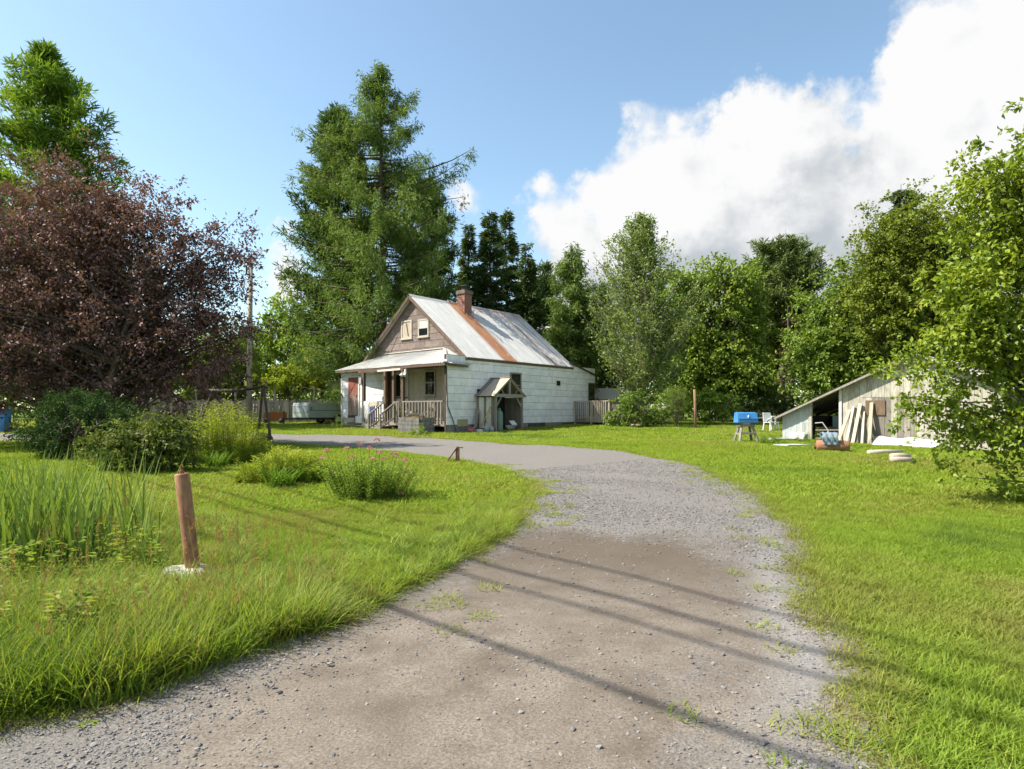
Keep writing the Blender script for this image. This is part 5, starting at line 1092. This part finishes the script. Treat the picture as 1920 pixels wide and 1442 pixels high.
def scatter(name, P, rz, scale, idx, coll, dry=None, tilt=None, label=None, cat=None):
    n = len(P); me = bpy.data.meshes.new(name); me.vertices.add(n); me.vertices.foreach_set('co', np.asarray(P, np.float32).ravel())
    rot = np.zeros((n, 3), np.float32); rot[:, 2] = rz
    if tilt is not None: rot[:, :2] = tilt
    me.attributes.new('rot', 'FLOAT_VECTOR', 'POINT').data.foreach_set('vector', rot.ravel())
    sc = np.asarray(scale, np.float32); sc = np.repeat(sc[:, None], 3, 1) if sc.ndim == 1 else sc
    me.attributes.new('scl', 'FLOAT_VECTOR', 'POINT').data.foreach_set('vector', np.ascontiguousarray(sc, np.float32).ravel())
    me.attributes.new('idx', 'INT', 'POINT').data.foreach_set('value', np.asarray(idx, np.int32))
    me.attributes.new('dry', 'FLOAT', 'POINT').data.foreach_set('value', np.asarray(dry if dry is not None else np.zeros(n), np.float32))
    g = bpy.data.node_groups.new(name, 'GeometryNodeTree'); g.interface.new_socket('Geometry', in_out='INPUT', socket_type='NodeSocketGeometry'); g.interface.new_socket('Geometry', in_out='OUTPUT', socket_type='NodeSocketGeometry')
    N = g.nodes; L = g.links; gi = N.new('NodeGroupInput'); go = N.new('NodeGroupOutput'); ip = N.new('GeometryNodeInstanceOnPoints'); ci = N.new('GeometryNodeCollectionInfo')
    ci.inputs['Collection'].default_value = coll; ci.inputs['Separate Children'].default_value = True; ci.inputs['Reset Children'].default_value = True
    def na(nm, typ):
        x = N.new('GeometryNodeInputNamedAttribute'); x.data_type = typ; x.inputs['Name'].default_value = nm; return x.outputs[0]
    er = N.new('FunctionNodeEulerToRotation'); L.new(na('rot', 'FLOAT_VECTOR'), er.inputs[0]); L.new(er.outputs[0], ip.inputs['Rotation'])
    L.new(na('scl', 'FLOAT_VECTOR'), ip.inputs['Scale']); L.new(na('idx', 'INT'), ip.inputs['Instance Index']); ip.inputs['Pick Instance'].default_value = True
    L.new(ci.outputs[0], ip.inputs['Instance']); L.new(gi.outputs[0], ip.inputs['Points']); L.new(ip.outputs[0], go.inputs[0])
    o = bpy.data.objects.new(name, me); C.objects.link(o); o.modifiers.new('scatter', 'NODES').node_group = g; tag(o, label, cat, kind='stuff'); return o
def wedge(n, y0, y1, margin=1.0):
    y = np.sqrt(rng.uniform(y0*y0, y1*y1, n)); x = rng.uniform(-1, 1, n)*(.86*y+margin); return np.c_[x, y]
def houselocal(P):
    d = P - np.array(HO.xy); return d@np.array(HX.xy), d@np.array(HU.xy)
def vnoise(P, s, seed):
    g = np.random.default_rng(seed); v = np.zeros(len(P))
    for _ in range(6):
        k = g.normal(size=2)*s; v += np.sin(P@k + g.random()*6.28)
    return v/6
def make_grass():
    lawn = src('lawn_tufts', [(f'lawn_tuft_{i}', np_mesh(f'lawn_tuft_{i}', *blades(34, .085, .035, .085, .0055, .9, 2, i, .8)), M['grass']) for i in range(4)])
    far = src('far_tufts', [(f'far_tuft_{i}', np_mesh(f'far_tuft_{i}', *blades(34, .26, .05, .11, .017, .9, 2, 10+i, .8)), M['grass']) for i in range(3)])
    lng = src('long_tufts', [(f'long_tuft_{i}', np_mesh(f'long_tuft_{i}', *blades(30, .07, .14, .34, .0065, .9, 4, 20+i, .35)), M['grass_long']) for i in range(4)])
    def keep(P):
        d = drive_dist(P); a, b = houselocal(P); ok = ~((a > -9.3) & (a < .05) & (b > .0) & (b < 12.3)); ok &= ~((a > -9.3) & (a < -5) & (b > .9) & (b < 4))
        sx, sy = P[:, 0]-10.23, P[:, 1]-23.2; u = np.array((.65, -.76)); e = sx*u[0]+sy*u[1]; f = sx*.76+sy*.65; ok &= ~((e > -.1) & (e < 6.8) & (f > 0) & (f < 4.3)); return d, ok
    # near lawn
    P = wedge(30000, 1.6, 10); d, ok = keep(P); edge = rng.random(len(P)) < np.clip((d+.16)/.3, 0, 1)**1.5; P, d = P[ok & edge], d[ok & edge]; h = 1 + .35*vnoise(P, 1.3, 3) + .5*np.exp(-np.maximum(d, 0)/.3)
    dry = np.clip(.12+.5*vnoise(P, .9, 5)+.35*vnoise(P, 3.2, 15)+.2*np.exp(-np.maximum(d, 0)/.4)+rng.normal(0, .08, len(P)), -.5, .8)
    scatter('lawn_grass', np.c_[P, gz(P[:, 0], P[:, 1])], rng.random(len(P))*6.28, np.c_[rng.uniform(.9, 1.3, len(P)), rng.uniform(.9, 1.3, len(P)), h*rng.uniform(.8, 1.25, len(P))], rng.integers(0, 4, len(P)), lawn, dry, None, 'short sunlit lawn grass along both sides of the driveway', 'grass')
    # mid and far lawn
    P = np.concatenate([wedge(26000, 9, 22, 2), wedge(22000, 20, 46, 3)]); d, ok = keep(P); ok &= d > -.02; P, d = P[ok], d[ok]; dry = np.clip(.12+.45*vnoise(P, .5, 8)+.3*vnoise(P, 1.9, 18)+rng.normal(0, .08, len(P)), -.5, .8)
    scatter('far_lawn_grass', np.c_[P, gz(P[:, 0], P[:, 1])], rng.random(len(P))*6.28, np.c_[rng.uniform(.9, 1.4, len(P)), rng.uniform(.9, 1.4, len(P)), rng.uniform(.7, 1.3, len(P))], rng.integers(0, 3, len(P)), far, dry, None, 'mown lawn grass spreading back to the house and trees', 'grass')
    # long grass on the left verge and around things
    P = wedge(24000, 1.9, 9.5); d, ok = keep(P); px = 960+F*P[:, 0]/P[:, 1]; py = HZ+F*(CH-.02)/P[:, 1]
    left = (P[:, 0] < .2) & (px < 1020); w = np.where(left, np.exp(-np.maximum(d-.05, 0)/.35)*.7*(px < 960), 0); w = np.maximum(w, left*(py > 1085)*(px < 620)*.95*np.clip((py-1085)/50, 0, 1)); w = np.maximum(w, left*(np.hypot(px-360, (py-1095)*.9) < 110)*.8); w = np.maximum(w, left*(px < 330)*(py > 950)*.7)
    bol = GP(364, 1088); sel = ok & (d > -.05) & (rng.random(len(P)) < w) & ~((np.abs(P[:, 0]-bol.x) < .26) & (P[:, 1] < bol.y+.2) & (P[:, 1] > bol.y-.42)); P, d, py, px = P[sel], d[sel], py[sel], px[sel]
    h = np.clip(.42 + .75*np.clip((py-1060)/160, 0, 1)*(px < 600) + .25*rng.random(len(P)), .3, 1.4)
    scatter('long_grass', np.c_[P, gz(P[:, 0], P[:, 1])], rng.random(len(P))*6.28, np.c_[np.full(len(P), 1.1), np.full(len(P), 1.1), h], rng.integers(0, 4, len(P)), lng, np.where(rng.random(len(P)) < .07, .95, np.clip(rng.normal(.08, .22, len(P))+.3*vnoise(P, 2, 33), -.5, .9)), rng.normal(0, .2, (len(P), 2)), 'long unmown grass on the verge left of the driveway', 'grass')
    # scraggly tufts creeping into the right shoulder of gravel
    P = wedge(30000, 2, 15); d, ok = keep(P); sel = (P[:, 0] > -.6) & (d > -.9) & (d < .3) & (rng.random(len(P)) < .6*np.exp(-np.abs(d)/.24)*np.clip(.55+1.6*vnoise(P, 2.2, 31), .12, 1)); P = P[sel]
    scatter('creeping_grass', np.c_[P, gz(P[:, 0], P[:, 1])+.03], rng.random(len(P))*6.28, np.c_[np.full(len(P), 1.2), np.full(len(P), 1.2), rng.uniform(.5, 1.1, len(P))], rng.integers(0, 4, len(P)), lawn, rng.uniform(.1, .6, len(P)), None, 'scraggly grass creeping over the gravel shoulder of the driveway', 'grass')
    # dead thatch along the cut edges of the turf
    P = wedge(40000, 1.9, 12); d, ok = keep(P); sel = (d > -.14) & (d < .12) & (rng.random(len(P)) < .75); P = P[sel]
    scatter('edge_thatch', np.c_[P, gz(P[:, 0], P[:, 1])+.02], rng.random(len(P))*6.28, np.c_[np.full(len(P), 1.2), np.full(len(P), 1.2), rng.uniform(.35, .9, len(P))], rng.integers(0, 4, len(P)), lawn, rng.uniform(.3, 1.0, len(P)), None, 'dry straw and thatch along the driveway edges', 'thatch')
    # broad-leaved weeds
    def weed(seed):
        g = np.random.default_rng(seed); n = 34; z = g.random(n)*.34; a = g.random(n)*6.28; Pp = np.stack([.05*np.cos(a)*(1+z), .05*np.sin(a)*(1+z), z], -1); D = np.stack([np.cos(a), np.sin(a), np.full(n, .15)], -1)
        V = leaf_mesh(f'weed_{seed}', Pp, D, np.tile((0, 0, 1.0), (n, 1)) + g.normal(size=(n, 3))*.25, g.uniform(.035, .065, n), .028, g.random(n)); return V
    wd = src('weed_plants', [(f'weed_{i}', weed(40+i), M['weed']) for i in range(4)])
    P = wedge(9000, 3, 7.5); px = 960+F*P[:, 0]/P[:, 1]; py = HZ+F*CH/P[:, 1]; d, ok = keep(P); k = (px < 320) & (py > 1060) & (d > .35) & (py < 1290) & (px > -120); k &= rng.random(len(P)) < np.clip((330-px)/160, 0, 1)*np.clip((1290-py)/80, 0, 1)*np.clip(.2+1.5*vnoise(P, 3.5, 9), .03, .8); P = P[k]
    scatter('weeds', np.c_[P, gz(P[:, 0], P[:, 1])], rng.random(len(P))*6.28, rng.uniform(.5, 1.35, len(P)), rng.integers(0, 4, len(P)), wd, np.clip(rng.normal(.05, .25, len(P)), -.3, .7), rng.normal(0, .1, (len(P), 2)), 'light green broad-leaved weeds below the cattails', 'weeds')
    # seed-bearing stalks above the long grass
    def seed(k_):
        V, Q, T = blades(7, .05, .35, .55, .003, .5, 4, k_, .25); V = V.reshape(7, -1, 3); tips = V[:, -1]; n_ = 16; P_ = np.repeat(tips, n_, 0) + rng.normal(size=(7*n_, 3))*np.array((.006, .006, .035)); me = leaf_mesh(f'seed_stalk_{k_}', P_, rdir(7*n_)*.3+np.array((0, 0, 1.)), rdir(7*n_), .02, .007, np.full(7*n_, .9)); co = np.empty(len(me.vertices)*3, np.float32); me.vertices.foreach_get('co', co); V2 = co.reshape(-1, 3); Q2 = np.arange(len(V2)).reshape(-1, 4)
        return np_mesh(f'seed_stalk_{k_}', np.concatenate([V.reshape(-1, 3), V2]), np.concatenate([Q, Q2+len(V)*V.shape[1]]), np.concatenate([T, np.full(len(V2), .99)]))
    sd = src('seed_stalks', [(f'seed_stalk_{i}', seed(50+i), leafmat(f'seed_stalk_{i}', (.16, .20, .04), (.26, .26, .07), (.30, .21, .09), .3, .02)) for i in range(3)])
    P = wedge(5000, 2.2, 8); d, ok = keep(P); px = 960+F*P[:, 0]/P[:, 1]; k = ok & (d > .1) & (px < 640) & (rng.random(len(P)) < .22*np.exp(-d/1.2)); P = P[k]
    scatter('seeding_grass', np.c_[P, gz(P[:, 0], P[:, 1])], rng.random(len(P))*6.28, rng.uniform(.7, 1.15, len(P)), rng.integers(0, 3, len(P)), sd, None, rng.normal(0, .12, (len(P), 2)), 'thin grass stalks with brownish seed heads on the left verge', 'grass')
    # low rosettes on the gravel edge
    def ros(seed):
        g = np.random.default_rng(seed); n = 11; a = np.arange(n)*2.4; D = np.stack([np.cos(a), np.sin(a), np.full(n, .22)], -1); return leaf_mesh(f'rosette_{seed}', np.zeros((n, 3))+np.array((0, 0, .015)), D, np.tile((0, 0, 1.), (n, 1)), g.uniform(.07, .13, n), .04, g.random(n))
    rs = src('rosettes', [(f'rosette_{i}', ros(60+i), M['weed']) for i in range(3)])
    P = wedge(16000, 1.8, 9); d, ok = keep(P); sel = (d > -.25) & (d < .25) & (rng.random(len(P)) < .02); P = P[sel]
    scatter('plantain_rosettes', np.c_[P, gz(P[:, 0], P[:, 1])+.02], rng.random(len(P))*6.28, rng.uniform(.25, .5, len(P)), rng.integers(0, 3, len(P)), rs, rng.uniform(0, .3, len(P)), None, 'low plantain rosettes along the driveway edge', 'weeds')
make_grass()
def reed_mesh(name, px0, px1, py0, py1, n, h0, h1, w, mat, label, cat, keepf=None, lean=.12, bend=.25):
    pts = []
    while len(pts) < n:
        px, py = random.uniform(px0, px1), random.uniform(py0, py1); x, y = G(px, py)
        if keepf is None or keepf(px, py): pts.append((x, y, float(gz(x, y))))
    B = np.array(pts); Vs = []; Qs = []; Ts = []; off = 0
    V, Q, T = blades(n, 0, h0, h1, w, bend, 6, len(label), lean); V = V.reshape(n, -1, 3) + B[:, None]; me = np_mesh(name, V.reshape(-1, 3), Q, T, True); o = link(name, me, mat); tag(o, label, cat, kind='stuff'); return B
reed_mesh('cattails', -80, 290, 985, 1090, 750, .55, 1.2, .027, M['cattail'], 'stand of upright cattail blades in the wet hollow', 'cattails', lambda px, py: random.random() < (1.0 if px < 170 else .28))
def flowers():
    def head(name, lab, px, py, Y, col, r, n=14, group=None, cat='flower'):
        p = at(px, py, Y); g = gv(p.x, p.y); c = empty(name, g, 0, lab, cat, group); H = p.z-g.z
        m = MB(); m.tube([(random.uniform(-.05, .05), random.uniform(-.05, .05), 0), (0, 0, H*.5), (0, 0, H)], [.004, .0035, .003], 5); m.build('stem', M['stem'], c)
        k = n; a = np.arange(k)*2*np.pi/k; D = np.stack([np.cos(a), np.sin(a), np.full(k, .25)], -1); link('petals', leaf_mesh('petals', np.tile((0, 0, H), (k, 1)), D, np.tile((0, 0, 1.), (k, 1)), r, r*.45, rng.random(k)), col, c)
        m = MB(); m.tube([(0, 0, H-.002), (0, 0, H+r*.3)], [r*.3, r*.2], 7); m.build('centre', col, c)
    M['stem'] = pm('green_stem', (.06, .12, .02), (.09, .16, .03), 9, .8, 0)
    yel = leafmat('yellow_petal', (.62, .42, .01), (.72, .52, .02), None, .2, .03); blu = leafmat('chicory_petal', (.24, .24, .52), (.36, .36, .62), None, .3, .03); M['pink'] = leafmat('pink_floret', (.45, .17, .27), (.60, .32, .40), None, .3, .02)
    for i, (px, py, Y) in enumerate(((178, 941, 6.6), (30, 1031, 5.2), (208, 1018, 5.8), (216, 993, 6.0), (238, 1002, 6.0), (299, 960, 6.6), (188, 982, 6.2), (249, 965, 6.6), (484, 1047, 5.8), (277, 956, 6.9))):
        head('yellow_flower', 'small yellow daisy-like flower standing among the cattails and verge grass', px, py, Y, yel, .028, 14, 'yellow flowers among the cattails')
    for i, (px, py, Y) in enumerate(((392, 1091, 5.0), (383, 1104, 4.9), (278, 1124, 4.6), (288, 1122, 4.7), (222, 1184, 4.1), (262, 1190, 4.0))):
        head('chicory_flower', 'pale blue chicory flower in the long grass by the bollard', px, py, Y, blu, .024, 12, 'blue chicory flowers in the verge')
    # flowering perennial with pink heads
    b = G(690, 935); root = empty('flowering_bush', gv(*b), 0, 'leafy perennial with round pink flower heads on the lawn', 'plant'); o = np.array(root.location); Y = b[1]
    n = 210; bp = np.c_[rng.normal(0, .30, n), rng.normal(0, .2, n), np.zeros(n)]; bp = np.clip(bp, -.62, .62); hs = rng.uniform(.38, .70, n); m = MB(); Ps = []; Ds = []
    for p, hh in zip(bp, hs):
        lx, ly = p[0]*.55, p[1]*.55; tip = np.array((p[0]+lx, p[1]+ly, hh)); m.tube([p, tip], [.005, .003], 3, False); t = np.linspace(.12, 1, 34); a = rng.random()*6+np.arange(34)*2.4
        Ps.append(p+(tip-p)*t[:, None]); Ds.append(np.stack([np.cos(a), np.sin(a), np.full(34, .45)], -1))
    m.build('stems', M['stem'], root); P = np.concatenate(Ps); D = np.concatenate(Ds); k = len(P); link('foliage', leaf_mesh('foliage', P, D, np.tile((0, 0, 1.), (k, 1))+rng.normal(size=(k, 3))*.3, rng.uniform(.05, .085, k), .018, rng.random(k)), M['lf_fresh'], root)
    for (px, py) in ((612, 846), (603, 860), (650, 842), (660, 859), (693, 842), (707, 827), (712, 850), (738, 853), (744, 856), (675, 835), (620, 888), (762, 884), (752, 927), (720, 862), (697, 862), (759, 864)):
        q = np.array(at(px, py, Y+random.uniform(-.25, .1))) - o; nn = 46; dd = rdir(nn); dd[:, 2] = abs(dd[:, 2]); link('flower_head', leaf_mesh('flower_head', np.tile(q, (nn, 1))+dd*.028, dd, rdir(nn), .03, .018, rng.random(nn)), M['pink'], root)
        s = MB(); s.tube([q, q*np.array((.8, .8, .6))], .004, 4); s.build('flower_stalk', M['stem'], root)
    # strap-leaved day lilies
    for i, (px, py, nn, lab) in enumerate(((525, 915, 120, 'arching day lily clump in front of the goldenrod'), (585, 905, 90, 'smaller day lily clump beside the pink-flowered plant'), (405, 878, 130, 'day lily clump under the goldenrod'))):
        b = G(px, py); V, Q, T = blades(nn, .22, .35, .62, .022, 1.0, 5, 70+i, .5); o = link('day_lily', np_mesh('day_lily', V, Q, T, True), leafmat('lily_leaf', (.07, .16, .015), (.15, .25, .03), None, .4, .07)); o.location = gv(*b); tag(o, lab, 'plant')
    # goldenrod: tall stems with narrow leaves
    def stand(name, lab, px0, px1, py, pt, n, mat, sd):
        a, b = G(px0, py), G(px1, py); Y = a[1]; root = empty(name, gv((a[0]+b[0])/2, Y), 0, lab, 'plant'); o = np.array(root.location); Ps = []; Ds = []; m = MB(); Hm = (py-pt)/F*Y
        for _ in range(n):
            p = np.array((random.uniform(a[0], b[0]), Y+random.uniform(-.55, .75), 0)); e = 1-((p[0]-o[0])/((b[0]-a[0])*.54))**2; hh = Hm*max(.2, e)*random.uniform(.35, 1.0); p[2] = float(gz(p[0], p[1])); p = p-o; tip = p+np.array((random.gauss(0, .10), random.gauss(0, .1), hh)); m.tube([p, tip], [.006, .003], 3, False); k = 46; t = np.linspace(.1, 1, k); an = random.random()*6+np.arange(k)*2.4
            Ps.append(p+(tip-p)*t[:, None]); Ds.append(np.stack([np.cos(an), np.sin(an), .35+.3*rng.random(k)], -1))
        m.build('stems', M['stem'], root); P = np.concatenate(Ps); D = np.concatenate(Ds); k = len(P); link('foliage', leaf_mesh('foliage', P, D, np.tile((0, 0, 1.), (k, 1))+rng.normal(size=(k, 3))*.3, rng.uniform(.07, .14, k), .018, np.clip(rng.random(k)*.7+.3*(P[:, 2] > .5), 0, 1)), mat, root)
    stand('goldenrod', 'broad yellow-green goldenrod thicket before the swing frame', 335, 510, 868, 745, 330, M['lf_yellow'], 1)
    stand('goldenrod', 'lower yellow-green goldenrod patch behind the day lilies', 450, 612, 905, 835, 240, M['lf_yellow'], 2)
    stand('tall_weed', 'tall narrow green weed beside the post of the open shed', 1508, 1524, 832, 790, 7, M['lf_fresh'], 3)
    stand('tall_weed', 'loose green weeds growing against the trailer wheel', 626, 645, 803, 772, 10, M['lf_fresh'], 4)
    stand('tall_weed', 'green weeds growing by the stone planter and porch lattice', 772, 800, 815, 790, 16, M['lf_fresh'], 5)
    stand('tall_weed', 'rough weeds growing round the wooden frames before the shed', 1425, 1462, 833, 812, 20, M['lf_fresh'], 6)
flowers()
def gravel():
    def stone(seed):
        g = np.random.default_rng(seed); import bmesh
        bm = bmesh.new(); bmesh.ops.create_icosphere(bm, subdivisions=1, radius=.5)
        for v in bm.verts: v.co = Vector((v.co.x*g.uniform(.7, 1.25), v.co.y*g.uniform(.6, 1.1), v.co.z*g.uniform(.35, .7)))
        me = bpy.data.meshes.new(f'pebble_{seed}'); bm.to_mesh(me); bm.free(); return me
    t = NT('gravel_stone'); r = t.rand(); c = t.mix(r, (.085, .08, .082), (.27, .26, .255)); c = t.mix(t.ramp(r, .86, .93), c, (.26, .22, .175)); c = t.mix(t.ramp(t.noise(t.tc(), 3, 3), .4, .7, 0, .5), c, (.15, .145, .145)); t.col(c); t.rough(.9)
    col = src('pebbles', [(f'pebble_{i}', stone(80+i), t.m) for i in range(5)])
    # sample the driveway surface itself, denser towards the camera
    m_ = np.linspace(0, len(EL)-1.001, 4000); i0 = m_.astype(int); fr = (m_-i0)[:, None]; a_ = EL[i0]*(1-fr)+EL[i0+1]*fr; b_ = ER[i0]*(1-fr)+ER[i0+1]*fr; mid = (a_+b_)/2; wgt = np.linalg.norm(a_-b_, axis=1)*np.linalg.norm(np.gradient(mid, axis=0), axis=1)
    wgt = wgt*(mid[:, 1] > .5)*(mid[:, 1] < 15)/np.clip(mid[:, 1], 2, 30)**1.2; r_ = rng.choice(4000, 330000, p=wgt/wgt.sum()); v_ = rng.uniform(-.02, 1.02, len(r_))[:, None]; P = a_[r_]*(1-v_)+b_[r_]*v_; P = P[(P[:, 1] > 1.6) & (np.abs(P[:, 0]) < .9*P[:, 1]+.6)]
    dd = dist_line(P, DIRT, True); ins = inpoly(P, DIRT); g = np.where(ins, np.maximum(.5*np.exp(-dd/.4), .10), 1.0); g *= np.clip(.62+1.1*vnoise(P, 1.6, 21), .2, 1)
    k = rng.random(len(P)) < g*.8; P = P[k]; n = len(P); s = .0085*np.exp(rng.normal(0, .48, n))*np.clip(.75+P[:, 1]/8, .8, 2.0); s = np.clip(s, .004, .034)
    scatter('loose_gravel', np.c_[P, gz(P[:, 0], P[:, 1])+.032+.008*np.sin(P[:, 0]*3.1+P[:, 1]*1.7)*np.sin(P[:, 1]*2.3)*(P[:, 1] < 14)+s*.12], rng.random(n)*6.28, s, rng.integers(0, 5, n), col, None, rng.normal(0, .3, (n, 2)), 'loose grey crushed gravel strewn over the driveway', 'gravel')
gravel()
